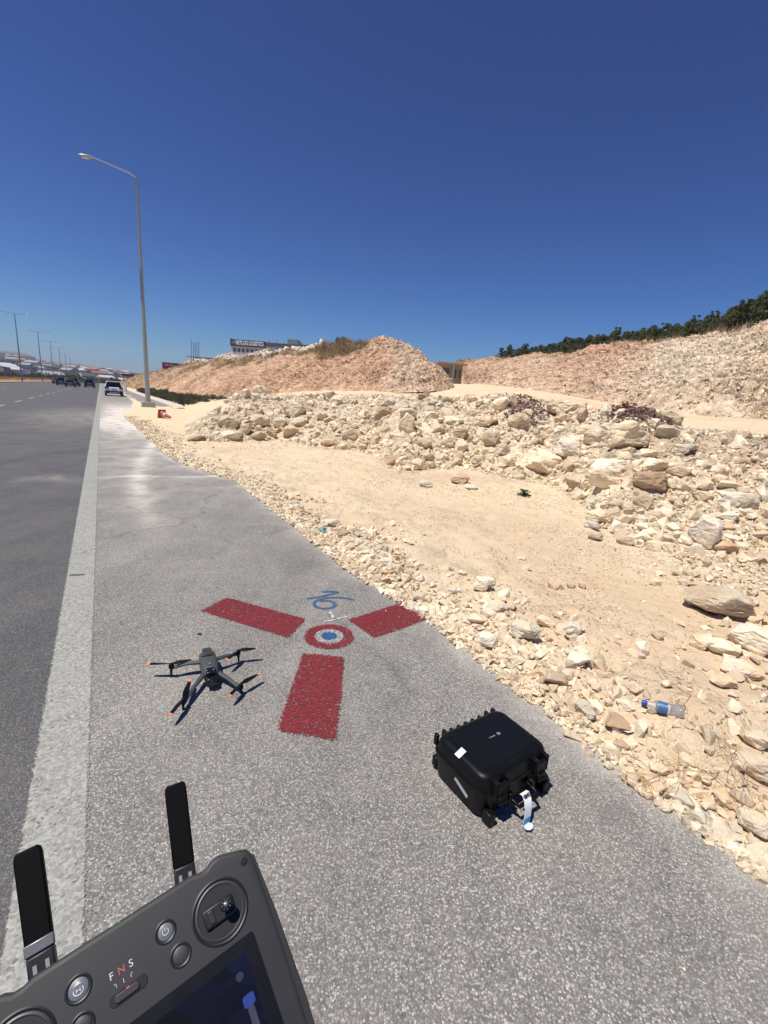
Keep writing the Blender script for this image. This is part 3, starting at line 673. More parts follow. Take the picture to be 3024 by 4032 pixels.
H2 = [
 (c5(1500, 225, 330, 250), 'large pale slab at the right edge below the big cracked slab', M_rock),
 (c5(1290, 305, 250, 150), 'brown-shadowed rock left of the large pale slab at the right edge', M_rock),
 (c5(1115, 262, 170, 130), 'pointed rock at the left end of the slabs on the right edge', M_rock),
 (c5(1440, 490, 300, 140), 'elongated cream rock below the brown-shadowed rock at the right', M_rock),
 (c5(1300, 572, 190, 130), 'white-topped wedge with a tan underside above the bottle', M_rock),
 (c5(205, 800, 185, 165), 'grey speckled stone on the edge of the asphalt left of the bottle', M_rockG),
 (c5(440, 925, 260, 140), 'orange-tinted flat stone right of the grey speckled stone', M_rockB),
 (c5(525, 765, 150, 90), 'small cream stone touching the reddish clod left of the bottle', M_rock),
 (c5(490, 1085, 140, 85), 'rounded orange stone in the edge gravel below the flat stone', M_rockB),
 (c5(1510, 980, 270, 230), 'wide weathered slab behind the dry twigs at the right edge', M_rock),
 (c5(1520, 1230, 270, 230), 'thick slab below the weathered one at the right edge', M_rock),
 (c5(1530, 1700, 280, 210), 'tan block in the lowest corner of the rubble at the right edge', M_rock),
 (c5(1030, 1215, 190, 115), 'dotted cream stone under the middle of the dry twigs', M_rock),
 (c5(1280, 1485, 180, 165), 'square stone beneath the lower dry twigs', M_rock),
 (c5(60, 520, 120, 120), 'low cream stone in the row along the asphalt edge above the speckled stone', M_rock),
 (c5(150, 400, 190, 120), 'flat cream slab half buried in the sand beside the asphalt edge', M_rock),
 (c5(90, 150, 160, 130), 'grey-capped stone half buried between the sand and the edge row', M_rockG),
 ((1030, 1338, 46, 24), 'cream stone wedged in the row beside the right red arm', M_rock),
 ((1042, 1262, 44, 40), 'cracked white stone on the sand up the slope from the right red arm', M_rockG),
 ((1075, 1312, 52, 26), 'flat cream stone below the cracked white stone', M_rock),
 ((1232, 1360, 46, 28), 'grey-white stone sunk in the sand beyond the cream slab', M_rockG),
 ((1178, 1345, 40, 26), 'small cream stone beside the cream slab', M_rock),
 ((1190, 1470, 62, 40), 'ochre stone in the edge row above the black case', M_rockB),
 ((1116, 1428, 42, 22), 'small flat stone in the edge row between lump and ochre stone', M_rock),
 ((835, 1215, 34, 22), 'white pebble heap stone on the asphalt edge above the blue number', M_rockG),
 ((740, 1152, 34, 20), 'brown-shaded stone beside the crushed teal bottle', M_rockB),
 ((718, 1130, 36, 18), 'white flat stone behind the crushed teal bottle', M_rockW if 0 else M_rockG),
 ((905, 1290, 40, 20), 'cream stone in the edge row above the right red arm', M_rock),
]
for a in H2: hero(*a[0], a[1], a[2], 'stones along the asphalt edge', name='rock')
hero(*c5(400, 745, 80, 55), 'reddish brown clod of earth left of the blue bottle cap', M_rockB, name='rock')

def c1(X, Y, w_, h_): return s2d(2000 + X / 1.62, 1500 + Y / 1.62, w_ / 1.62, h_ / 1.62)
H3 = [
 (c1(575, 865, 190, 105), 'low slab with a dark hollow at its left, below the blocky tan boulder', M_rock),
 (c1(535, 920, 110, 60), 'grey lump in front of the low slab with the dark hollow', M_rockG),
 (c1(930, 540, 150, 95), 'pale tilted block right of the blocky tan boulder, upper row', M_rock),
 (c1(1080, 580, 150, 70), 'tan-edged slab right of the pale tilted block', M_rockB),
 (c1(890, 462, 125, 62), 'cream block above the pale tilted block', M_rock),
 (c1(1115, 440, 150, 85), 'rounded block on the upper right part of the bank', M_rock),
 (c1(1345, 575, 110, 85), 'lone cream block on the right slope of the bank', M_rock),
 (c1(1250, 665, 105, 90), 'egg-shaped stone above the wide grey-streaked boulder', M_rock),
 (c1(1155, 680, 90, 75), 'squat stone left of the egg-shaped stone', M_rock),
 (c1(1385, 668, 165, 72), 'broad flat stone right of the egg-shaped stone', M_rock),
 (c1(1240, 735, 120, 70), 'cream wedge left of the wide grey-streaked boulder', M_rock),
 (c1(1410, 865, 110, 66), 'grey-white stone under the wide grey-streaked boulder', M_rockG),
 (c1(1385, 925, 120, 55), 'brownish flat stone right of the tall upright boulder', M_rockB),
 (c1(745, 1020, 110, 66), 'square tan stone at the front of the small stones left of the upright boulder', M_rock),
 (c1(550, 992, 105, 58), 'cream stone at the left tip of the small stones', M_rock),
 (c1(1005, 1005, 140, 58), 'flat stone with a shadowed edge left of the upright boulder', M_rock),
 (c1(905, 970, 115, 62), 'cream stone in the middle of the small stones before the bank', M_rock),
 (c1(1130, 1020, 90, 56), 'pale stone touching the left foot of the upright boulder', M_rock),
]
for a in H3: hero(*a[0], a[1], a[2], 'blocks on the right part of the bank', name='rock')
NHERO = len(ROCKPOS); HR_ = np.array(ROCKPOS)
def clear(P, k=.8):
    d = np.hypot(P[:, None, 0] - HR_[None, :, 0], P[:, None, 1] - HR_[None, :, 1]); return P[(d > HR_[None, :, 2] * k).all(1)]
# individual stones filling the bank and the edge, largest first
idx0 = len(stations) - len(XS)
rowD = sum(ROWN[:4]); rowE = sum(ROWN[:6]); rowF = sum(ROWN[:7])
def samp(r0, r1, c0=0, c1=None, bias=1.0):
    c1 = c1 or len(XS) - 1; i = idx0 + int(c0 + (c1 - c0) * random.random()); j = int(r0 + (r1 - r0) * random.random() ** bias); return Vector(GP[i, j])
def col(x): return int((x - 400) / 1450 * (len(XS) - 1))
def free(p, r, k=.75):
    for x, y, q in ROCKPOS:
        if (p[0] - x) ** 2 + (p[1] - y) ** 2 < ((r + q) * k) ** 2: return False
    return True
zones = [
 (68, rowD - 4, rowF, col(470), col(960), .30, .75, 'cream limestone block of the loose rubble bank below the pink mound'),
 (64, rowD - 4, rowF, col(960), col(1460), .25, .70, 'cream limestone block of the loose rubble bank below the sandy track'),
 (36, rowD - 6, rowE, col(1250), col(1800), .16, .42, 'pale limestone stone scattered on the right end of the rubble bank'),
]
for cnt, r0, r1, c0, c1, s0, s1, lab in zones:
    sizes = sorted((s0 + (s1 - s0) * random.random() ** 2.4 for _ in range(cnt)), reverse=True)
    for s_ in sizes:
        for _t in range(30):
            p = samp(r0, r1, c0, c1)
            if free(p, s_ / 2, .95): break
        else: continue
        a, b, c = s_ * random.uniform(.8, 1.2), s_ * random.uniform(.6, .95), s_ * random.uniform(.5, .8)
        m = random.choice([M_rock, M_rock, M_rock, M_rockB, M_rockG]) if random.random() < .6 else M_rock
        place_rock((p.x, p.y, p.z + c * .13), a, b, c, lab, 'blocks of the rubble bank', m)
# stones in the row along the asphalt edge
for q in range(26):
    v = random.uniform(-1.6, 5.5); eu = float(edge_u(v)); s_ = random.uniform(.05, .12); u = eu + random.uniform(.05, .55) ** 1.2
    p = W(u, v); z = height(p[0], p[1]) or 0
    if free(p, s_ / 2, .9): place_rock((p[0], p[1], z + s_ * .15), s_ * 1.2, s_ * .9, s_ * .6, 'small cream stone in the row along the asphalt edge', 'stones along the asphalt edge', random.choice([M_rock, M_rock, M_rockG]))

# loose rubble and gravel nobody could count
def scatter(name, P, size, m, sub, kind_label, flat=.65, nshape=8, seed=5, sink=.2):
    rg = np.random.default_rng(seed); P = np.asarray(P, float); n = len(P); size = np.asarray(size)
    shapes = [rock_shape(sub, 300 + seed * 10 + k) for k in range(nshape)]; pick = rg.integers(0, nshape, n)
    q = rg.normal(size=(n, 4)); q[:, 1:3] *= .35; q /= np.linalg.norm(q, axis=1)[:, None]; w_, x, y, z = q.T
    Rm = np.stack([1 - 2 * (y * y + z * z), 2 * (x * y - z * w_), 2 * (x * z + y * w_), 2 * (x * y + z * w_), 1 - 2 * (x * x + z * z), 2 * (y * z - x * w_), 2 * (x * z - y * w_), 2 * (y * z + x * w_), 1 - 2 * (x * x + y * y)], 1).reshape(n, 3, 3)
    sc = size[:, None] * np.stack([rg.uniform(.8, 1.3, n), rg.uniform(.55, 1, n), rg.uniform(.4, .8, n) * flat / .65], 1) / 1.8
    VV = []; FF = []; off = 0
    for k in range(nshape):
        i = np.nonzero(pick == k)[0]; SV, F0 = shapes[k]; V = np.einsum('nij,nvj->nvi', Rm[i], SV[None] * sc[i][:, None]) + P[i][:, None]; V[..., 2] += (size[i] * sink)[:, None]
        VV.append(V.reshape(-1, 3)); FF.append((F0[None] + (np.arange(len(i)) * len(SV))[:, None, None]).reshape(-1, 3) + off); off += len(i) * len(SV)
    o = mesh_np(name, np.concatenate(VV), np.concatenate(FF), m, False)
    return tag(o, kind_label, None, None, 'stuff')
def rows_pts(n, r0, r1, c0, c1, rg, dens=None):
    i = idx0 + rg.uniform(c0, c1, n); j = rg.uniform(r0, r1, n); i0 = i.astype(int); j0 = np.minimum(j.astype(int), nR - 2); fi = (i - i0)[:, None]; fj = (j - j0)[:, None]; i0 = np.minimum(i0, nS - 2)
    return GP[i0, j0] * (1 - fi) * (1 - fj) + GP[i0 + 1, j0] * fi * (1 - fj) + GP[i0, j0 + 1] * (1 - fi) * fj + GP[i0 + 1, j0 + 1] * fi * fj
rg = np.random.default_rng(3)
def psize(n, a, b, k): return a + (b - a) * rg.random(n) ** k
P = rows_pts(5200, rowD - 6, rowF + 2, col(455), len(XS) - 2, rg); P = clear(P); scatter('rubble', P, psize(len(P), .07, .34, 3.0), M_rockS, 2, 'cream limestone rubble of the loose bank', sink=.08)
P = rows_pts(16000, rowD - 14, rowF + 2, col(430), len(XS) - 2, rg); P = clear(P); scatter('rubble', P, psize(len(P), .03, .12, 2.0), M_rockS, 1, 'small broken limestone between the blocks of the bank', seed=6, sink=.12)
# gravel of the sand flat, denser in noisy patches and along the asphalt edge
P = rows_pts(44000, 14, rowD, 0, len(XS) - 2, rg); dn = fbm(P * [.8, .8, 0], 4, 31); dist = np.hypot(P[:, 0], P[:, 1]); keep = (dn + rg.uniform(-.35, .35, len(P)) > .12); P = P[keep]; dist = dist[keep]
scatter('gravel', P, psize(len(P), .006, .045, 3.2) * (.6 + .05 * dist), M_rockS, 1, 'gravel strewn over the pale sand', seed=7, sink=.08)
vs = rg.uniform(-2.5, 24, 13000) ; vs = np.where(rg.random(13000) < .6, rg.uniform(-2.5, 8, 13000), vs); us = edge_u(vs) + np.abs(rg.normal(0, .22, 13000)) * (1 + .9 * (fbm(np.c_[vs * .8, vs * 0, vs * 0], 3, 4) > .05)) - .07; P = np.array([W(a, b) for a, b in zip(us, vs)])
P[:, 2] = [height(p[0], p[1]) or 0 for p in P]; P[:, 2] = np.maximum(P[:, 2], 0)
scatter('edge_gravel', P, psize(len(P), .008, .085, 3.2) * (1 + .03 * np.maximum(vs, 0)), M_rockS, 2, 'broken limestone spilled along the asphalt edge', seed=8, sink=.12)
nn = 700; vs = rg.uniform(-1.5, 22, nn); us = edge_u(vs) - np.abs(rg.normal(0, .35, nn)) ; P = np.array([W(a, b, .001) for a, b in zip(us, vs)])
scatter('loose_chippings', P, psize(len(P), .004, .02, 2.5), M_rockS, 1, 'loose chippings lying on the shoulder asphalt', seed=9, sink=.15)
vs = rg.uniform(-3.2, 3.2, 3600); us = edge_u(vs) + np.abs(rg.normal(0, .55, 3600)); P = np.array([W(a, b) for a, b in zip(us, vs)]); kp = fbm(P * [1.7, 1.7, 0], 3, 61) + rg.uniform(-.3, .3, len(P)) > .0; P = clear(P[kp]); P[:, 2] = [height(p[0], p[1]) or 0 for p in P]
scatter('edge_rubble', P, psize(len(P), .02, .13, 3.0), M_rockS, 2, 'larger broken stones on the sand beside the near asphalt edge', seed=18, sink=.1)
# right foreground: heavier stones between the slabs
P = rows_pts(5200, 30, rowD + 20, col(1300), len(XS) - 2, rg); P = clear(P); xx = np.array([(1512 + FPX * (p - [0, 0, EYE]) @ RT / ((p - [0, 0, EYE]) @ FW)) / KD for p in P]); P = P[rg.random(len(P)) < smooth01(xx + 60 * fbm(P * [1.1, 1.1, 0], 3, 8), 1400, 1640)]; scatter('rubble', P, psize(len(P), .02, .13, 2.6), M_rockS, 2, 'limestone stones between the slabs at the right edge', seed=10)
# rubble lying on the mound and on the cut slope
def hill_pts(Pm, n, r0, r1, c0, c1):
    a, b = Pm.shape[:2]; i = (c0 + (c1 - c0) * rg.random(n)) * (a - 2); j = (r0 + (r1 - r0) * rg.random(n)) * (b - 2); return Pm[i.astype(int), j.astype(int)] + rg.normal(0, .08, (n, 3)) * [1, 1, .2]
mr = 220 / 250
P = hill_pts(MP, 2600, 0, mr, .66, .99); scatter('mound_rubble', P, psize(len(P), .05, .28, 3), M_rockP, 1, 'pinkish rubble on the right face of the mound', seed=11)
P = hill_pts(MP, 1500, 0, mr, .2, .7); scatter('mound_rubble', P, psize(len(P), .05, .3, 3), M_rockP, 1, 'stones on the long pink face of the mound', seed=12)
P = hill_pts(MP, 2600, mr - .06, mr + .03, .17, .5); scatter('white_rubble', P, psize(len(P), .2, .95, 2), M_rockW, 1, 'white rubble heaped along the top of the mound', seed=13)
cr_ = 260 / 286
P = hill_pts(CP, 8000, 0, cr_, .3, 1); scatter('slope_rubble', P, psize(len(P), .05, .32, 3.2), M_rockS, 1, 'pale rubble on the cut slope', seed=14)
P = hill_pts(CP, 2500, 0, cr_ * .9, .1, .55); scatter('slope_rubble', P, psize(len(P), .08, .5, 3.2), M_rockP, 1, 'pink rubble at the far end of the cut slope', seed=15)
# purple-brown patches on the bank
def patch(x, y, wx, wy, n, seed):
    Pp = []
    for _ in range(n):
        h = hit_px(x + random.gauss(0, wx), y + random.gauss(0, wy), (BV,))
        if h and h[3] < 22: Pp.append((h[0].x, h[0].y, h[0].z + random.uniform(-.03, .11)))
    scatter('dark_rubble', Pp, psize(len(Pp), .03, .17, 2.2), M_rockR, 1, 'purple-brown crushed stone in a patch on the bank', seed=seed)
patch(1130, 885, 19, 17, 900, 16); patch(1375, 897, 34, 15, 1300, 17)

# ================================================================== SURVEY MARK
GX, GY, TH = -.1971 * 1.6, 1.7718 * 1.6, -1.4611
mark = empty('survey_mark', (0, 0, 0), label='red three-armed aerial survey mark with bullseye and number sprayed on the asphalt', cat='survey mark')
def mp_(px, py): p = gnd((750 + px / 1.659) / KD, (2280 + py / 1.659) / KD); return p
def paint_quad(name, c4, m, z, parent, fz=.014):
    c = [np.array(p[:2]) for p in c4]; n = 24; g = np.linspace(0, 1, n); L1 = np.linalg.norm(c[1] - c[0]); L2 = np.linalg.norm(c[3] - c[0])
    V = []; e = []
    for a in np.linspace(-fz * 1.5 / L1, 1 + fz * 1.5 / L1, n):
        for b in np.linspace(-fz * 1.5 / L2, 1 + fz * 1.5 / L2, n):
            V.append([*(c[0] * (1 - a) * (1 - b) + c[1] * a * (1 - b) + c[2] * a * b + c[3] * (1 - a) * b), z]); e.append(min(a * L1, (1 - a) * L1, b * L2, (1 - b) * L2))
    o = mesh_np(name, V, grid(n, n), m, parent=parent); return fattr(o, 'edge', e)
paint_quad('arm', [mp_(735, 487), mp_(1007, 512), mp_(950, 1058), mp_(563, 992)], M_red, .004, mark)['label'] = 'nearest and longest red arm'
paint_quad('arm', [mp_(235, 122), mp_(65, 210), mp_(640, 388), mp_(757, 264)], M_red, .004, mark)['label'] = 'left red arm'
paint_quad('arm', [mp_(1030, 268), mp_(1200, 388), mp_(1560, 262), mp_(1388, 152)], M_red, .004, mark)['label'] = 'right red arm reaching the gravel'
RC_ = .1674
ribbon('ring', [(GX + .133 * math.cos(t), GY + .133 * math.sin(t)) for t in np.linspace(0, 2 * math.pi, 73)[:-1]], .035, M_red, .004, mark, close=True)
def disc(name, cx, cy, r, m, z, parent):
    V = [(cx, cy, z)] + [(cx + q * math.cos(t), cy + q * math.sin(t), z) for q in (r, r + .012) for t in np.linspace(0, 2 * math.pi, 33)[:-1]]
    F = [(0, 1 + k, 1 + (k + 1) % 32) for k in range(32)]; me = bpy.data.meshes.new(name); me.from_pydata(V, [], F + [(1 + k, 33 + k, 33 + (k + 1) % 32, 1 + (k + 1) % 32) for k in range(32)])
    o = link(name, me, m, parent); fattr(o, 'edge', [r] + [0] * 32 + [-.012] * 32); return o
c0 = mp_(906, 373); disc('centre_disc', c0[0], c0[1], .052, M_blue, .004, mark)
def curve(pts, n=24):
    P = [np.array(mp_(*p)[:2]) for p in pts]; t = np.linspace(0, len(P) - 1, n); out_ = []
    for q in t:
        i = min(int(q), len(P) - 2); f = q - i; p0 = P[max(i - 1, 0)]; p1 = P[i]; p2 = P[i + 1]; p3 = P[min(i + 2, len(P) - 1)]
        out_.append(.5 * ((2 * p1) + (-p0 + p2) * f + (2 * p0 - 5 * p1 + 4 * p2 - p3) * f * f + (-p0 + 3 * p1 - 3 * p2 + p3) * f ** 3))
    return out_
def digit(name, strokes):
    Vs = []; Es = []; Fs = []; k = 0
    for z, (pts, half) in enumerate(strokes):
        o = ribbon('tmp', pts, half, M_bluef, .004 + .0015 * z, fuzz=.006); n = len(o.data.vertices); c = np.empty(n * 3, np.float32); o.data.vertices.foreach_get('co', c); e = np.empty(n, np.float32); o.data.attributes['edge'].data.foreach_get('value', e)
        Vs.append(c.reshape(-1, 3)); Es.append(e); Fs.append(np.array([list(p.vertices) for p in o.data.polygons]) + k); k += n; bpy.data.objects.remove(o)
    o = mesh_np(name, np.concatenate(Vs), np.concatenate(Fs), M_bluef, parent=mark); fattr(o, 'edge', np.concatenate(Es)); return o
digit('digit', [(curve([(755, 130), (810, 124), (870, 112), (930, 98), (972, 86)]), .015), (curve([(850, 88), (890, 84), (930, 85), (972, 87)]), .015)])['label'] = 'painted digit 1'
digit('digit', [(curve([(1072, 140), (1020, 128), (960, 123), (900, 124), (850, 133), (812, 152), (812, 175), (840, 190), (885, 195), (930, 186), (945, 167), (925, 150), (880, 143), (840, 150)], 60), .0145)])['label'] = 'painted digit 6'
ribbon('chalk_scuff', curve([(900, 212), (925, 235), (930, 262)]), .010, M_wchalk, .0045, mark); ribbon('chalk_scuff', curve([(860, 284), (925, 272), (975, 258), (1040, 248)]), .006, M_wchalk, .0055, mark)

ribbon('white_ring', [(GX + .076 * math.cos(t), GY + .076 * math.sin(t)) for t in np.linspace(0, 2 * math.pi, 73)[:-1]], .021, M_palering, .0042, mark, close=True)
# ================================================================== DRONE
dr = empty('drone', (-.93, 2.29, 0), math.atan2(.89, .46) * 0 + math.atan2(.46, .89), label='dark grey folding camera drone with four spread arms and orange-tipped propellers standing on the asphalt', cat='drone')
# local frame: +x to the photo's right, -y towards the nose
M_dgrey = plain('dark_grey_shell', (.060, .066, .066), .5, spec=.4, var=.1, scale=25); M_orange = plain('orange_tip', (.85, .22, .06), .5)
b = MB()
sects = [(.150, .052, .030, .060), (.145, .074, .030, .078), (.118, .092, .030, .094), (.06, .098, .028, .100), (-.01, .094, .026, .098), (-.06, .084, .024, .090), (-.085, .070, .024, .078)]
Vv = []; nseg = 16
for y, wd, z0, z1 in sects:
    for px, pz in rrect(wd, z1 - z0, min(wd, z1 - z0) * .36, 3, 0, (z0 + z1) / 2): Vv.append((px, y, pz))
Ff = [(i * nseg + k, i * nseg + (k + 1) % nseg, (i + 1) * nseg + (k + 1) % nseg, (i + 1) * nseg + k) for i in range(len(sects) - 1) for k in range(nseg)] + [tuple(range(nseg)), tuple(range((len(sects) - 1) * nseg, len(sects) * nseg))[::-1]]
b.add(Vv, Ff); b.build('body', M_dgrey, dr, smooth=True)
MB().box((0, .105, .098), (.052, .062, .012)).box((0, .148, .082), (.045, .02, .03)).build('battery', plain('battery_grey', (.035, .038, .04), .5), dr, bevel=.004)
MB().tube([(-.034, .065, .097), (-.02, .057, .101), (.02, .057, .101), (.034, .065, .097)], .0035, 6).build('battery_seam', M_black, dr)
MB().box((0, -.075, .080), (.052, .055, .022)).build('nose', M_blackg, dr, bevel=.007)
for sx in (-1, 1): MB().lathe([(.0, -.002), (.009, -.002), (.009, .004), (.006, .006), (.0, .0065)], 14, Matrix.Translation((sx * .018, -.088, .090)) @ Matrix.Rotation(R(55), 4, 'X')).build('vision_sensor', M_blackg, dr, smooth=True)
MB().lathe([(0, 0), (.005, 0), (.005, .002), (0, .002)], 12, Matrix.Translation((0, -.028, .0985))).build('logo_mark', plain('silver_mark', (.6, .62, .62), .3, metal=.6), dr)
g_ = MB(); g_.box((0, -.125, .048), (.052, .034, .048)).box((0, -.105, .05), (.062, .014, .03)); cm = g_.build('gimbal_camera', M_blackg, dr, bevel=.006)
MB().lathe([(0, 0), (.016, 0), (.016, .006), (.012, .008), (0, .0075)], 20, Matrix.Translation((0, -.142, .052)) @ Matrix.Rotation(R(90), 4, 'X')).build('lens', plain('lens_glass', (.01, .01, .015), .08, spec=.8), cm, smooth=True)
C_d = np.array([-.93, 2.29]); ang = math.atan2(.46, .89)
def loc2(p):
    d = np.array(p[:2]) - C_d; return (d[0] * math.cos(ang) + d[1] * math.sin(ang), -d[0] * math.sin(ang) + d[1] * math.cos(ang))
def dpx(X, Y, z): return gnd((550 + X / 3.016) / KD, (2500 + Y / 3.016) / KD, z)
arms = [((375, 352), .080, (-.040, .052, .072), [(80, 355), (655, 298)]), ((1170, 190), .080, (.040, .052, .072), [(1412, 170), (1030, 312)]), ((1200, 592), .058, (.038, -.05, .05), [(1432, 462), (1060, 742)]), ((517, 768), .058, (-.038, -.05, .05), [(606, 535), (352, 972)])]
for hub, hz, root, tips in arms:
    hx, hy = loc2(dpx(*hub, hz)); arm = MB(); dx, dy = hx - root[0], hy - root[1]; L_ = math.hypot(dx, dy)
    arm.tube([root, (root[0] + dx * .5, root[1] + dy * .5, (root[2] + hz) / 2 - .004), (hx, hy, hz - .022)], [.016, .0115, .0115], 10, flat=.8)
    ar = arm.build('arm', M_dgrey, dr, smooth=True)
    MB().lathe([(0, -.024), (.011, -.024), (.0145, -.02), (.0145, -.004), (.012, .0), (0, .0)], 18, Matrix.Translation((hx, hy, hz))).build('motor', M_black, ar, smooth=True)
    MB().tube([(hx, hy, hz - .02), (hx * 1.02, hy * 1.02, .004)], [.009, .0045], 8).build('landing_leg', M_black, ar, smooth=True)
    pr_ = MB(); pr_.lathe([(0, 0), (.0085, 0), (.0085, .007), (.005, .009), (0, .009)], 14, Matrix.Translation((hx, hy, hz))); pr_ = pr_.build('propeller', M_black, dr, smooth=True)
    for tx, ty in tips:
        ex_, ey_ = loc2(dpx(tx, ty, hz)); d = Vector((ex_ - hx, ey_ - hy, 0)); Lb = d.length; d.normalize(); nrm = Vector((-d.y, d.x, 0))
        st_ = [(0, .005, 0), (.12, .008, .002), (.25, .0125, .003), (.45, .0125, .002), (.7, .0105, 0), (.86, .0085, -.001)]
        def blade(stl, name, m, par, base):
            V = []
            for t, hw, tw in stl:
                cc = Vector((hx, hy, hz + .006)) + d * (Lb * t)
                for s_, q in ((1, tw), (-1, -tw)):
                    for zz in (.0009, -.0009): V.append(cc + nrm * (hw * s_) + Vector((0, 0, q * 1.4 + zz)))
            F = []
            for i in range(len(stl) - 1):
                o = i * 4; F += [(o, o + 2, o + 6, o + 4), (o + 1, o + 5, o + 7, o + 3), (o, o + 4, o + 5, o + 1), (o + 2, o + 3, o + 7, o + 6)]
            F += [(0, 1, 3, 2), tuple(len(V) - 4 + q for q in (0, 2, 3, 1))]
            return MB().add(V, F).build(name, m, par)
        bl = blade(st_, 'blade', M_black, pr_, 0); blade([(.86, .0085, -.001), (.94, .007, -.001), (1.0, .002, -.001)], 'blade_tip', M_orange, bl, 0)

# ================================================================== HARD CASE
e1 = np.array([.826, .563]); CC = (.545, 1.70)
case = empty('hard_case', (CC[0], CC[1], 0), math.atan2(.563, .826), label='black ribbed plastic hard case with latches and a baggage tag on its handle', cat='case')
# local: +x along the hinge side, -y towards the handle
LX, LY, HB, HT = .415, .318, .125, .20
def shell(z0, z1, dx0, dx1, n=6, r=.035):
    V = []; lv = [(z0, dx0), (z0 + .006, dx0 + .004), (z1 - .006 if 0 else z1, dx1)]
    return lv
def loft_rr(levels, r=.035, n=5):
    V = []; k = 4 * (n + 1)
    for z, wx, wy, rr_ in levels: V += [(x, y, z) for x, y in rrect(wx, wy, rr_, n)]
    F = [(i * k + j, i * k + (j + 1) % k, (i + 1) * k + (j + 1) % k, (i + 1) * k + j) for i in range(len(levels) - 1) for j in range(k)] + [tuple(range(k))[::-1], tuple(range((len(levels) - 1) * k, len(levels) * k))]
    return V, F
MB().add(*loft_rr([(.006, LX - .05, LY - .05, .04), (.014, LX - .03, LY - .03, .045), (HB, LX - .008, LY - .008, .05)])).build('base', M_black, case, smooth=True)
MB().add(*loft_rr([(HB - .008, LX, LY, .05), (HB + .004, LX + .006, LY + .006, .052), (HB + .012, LX, LY, .05)])).build('seal_rim', M_black, case, smooth=True)
lid = MB().add(*loft_rr([(HB + .006, LX - .006, LY - .006, .05), (HT - .028, LX - .016, LY - .016, .05), (HT - .012, LX - .026, LY - .026, .048), (HT - .003, LX - .045, LY - .045, .042), (HT, LX - .07, LY - .07, .035)])).build('lid', M_black, case, smooth=True)
pn = MB(); pn.add(*loft_rr([(HT - .002, LX - .105, LY - .095, .02), (HT + .003, LX - .11, LY - .10, .018)])).build('lid_panel', plain('black_panel', (.005, .006, .007), .40, spec=.25), lid, smooth=True)
for sx, sy in ((-1, -1), (1, -1), (1, 1), (-1, 1)):
    MB().tube([(sx * (LX / 2 - .055), sy * (LY / 2 - .02), HT - .012), (sx * (LX / 2 - .055), sy * (LY / 2 - .055), HT + .002), (sx * (LX / 2 - .09), sy * (LY / 2 - .06), HT + .002)], .0035, 6).build('lid_rib', M_black, lid, smooth=True)
for k in range(9):
    x = -LX / 2 + .03 + k * (LX - .06) / 8
    MB().box((x, LY / 2 + .004, HB + .03), (.016, .022, .055 if k in (0, 1, 7, 8) else .035)).build('hinge_knuckle', M_black, case, bevel=.004)
for sx in (-1, 1):
    cx = sx * .118
    la = MB(); la.box((cx, -LY / 2 - .010, HB + .012), (.060, .016, .075)).box((cx, -LY / 2 - .02, HB - .02), (.05, .012, .035)); lt = la.build('latch', M_black, case, bevel=.004)
    for q in (-.038, -.027, .027, .038): MB().box((cx + q, -LY / 2 + .004, HB + .030), (.005, .045, .075)).build('latch_guard', M_black, case, bevel=.0015)
    MB().tube([(cx - .025, -LY / 2 - .028, HB - .03), (cx + .025, -LY / 2 - .028, HB - .03)], .005, 8).build('latch_lip', M_black, lt)
hd = MB(); hd.tube([(-.06, -LY / 2 + .0, .085), (-.062, -LY / 2 - .03, .078), (-.055, -LY / 2 - .058, .072), (.055, -LY / 2 - .058, .072), (.062, -LY / 2 - .03, .078), (.06, -LY / 2, .085)], .0085, 10, flat=1.0); hn = hd.build('handle', M_black, case, smooth=True)
for sx in (-1, 1): MB().box((sx * .066, -LY / 2 - .012, .085), (.02, .03, .05)).build('handle_mount', M_black, case, bevel=.004)
for sx in (-1, 1): MB().box((sx * .165, -LY / 2 - .004, .03), (.035, .045, .055)).build('foot', M_black, case, bevel=.006)
for sx in (-1, 1): MB().box((sx * .165, LY / 2 + .0, .04), (.035, .03, .05)).build('foot', M_black, case, bevel=.006)
M_stick = plain('white_sticker', (.72, .78, .80), .45, var=.06, scale=60); M_ink = plain('black_ink', (.02, .02, .02), .6); M_grey = plain('grey_sticker', (.36, .37, .38), .4)
MB().box((0, 0, 0), (.042, .028, .0012)).build('sticker', M_stick, case, loc=(-LX / 2 + .028, .012, HT + .0005)).rotation_euler = (0, -.44, 0)
MB().box((0, 0, 0), (.0012, .085, .014)).build('side_label', M_grey, case, loc=(-LX / 2 + .0055, -.035, .078)).rotation_euler = (.3, .1, 0)
T = Matrix.Translation((.02, .012, HT + .0036)) @ Matrix.Rotation(math.pi, 4, 'Z')
M_silver = plain('silver_print', (.5, .52, .54), .35, metal=.2)
text_mesh('dji', .020, M_silver, 'lettering', lid, T @ Matrix.Translation((-.030, 0, 0)), .0003); text_mesh('MAVIC 3', .0095, M_silver, 'lettering', lid, T @ Matrix.Translation((.012, -.001, 0)), .0003)
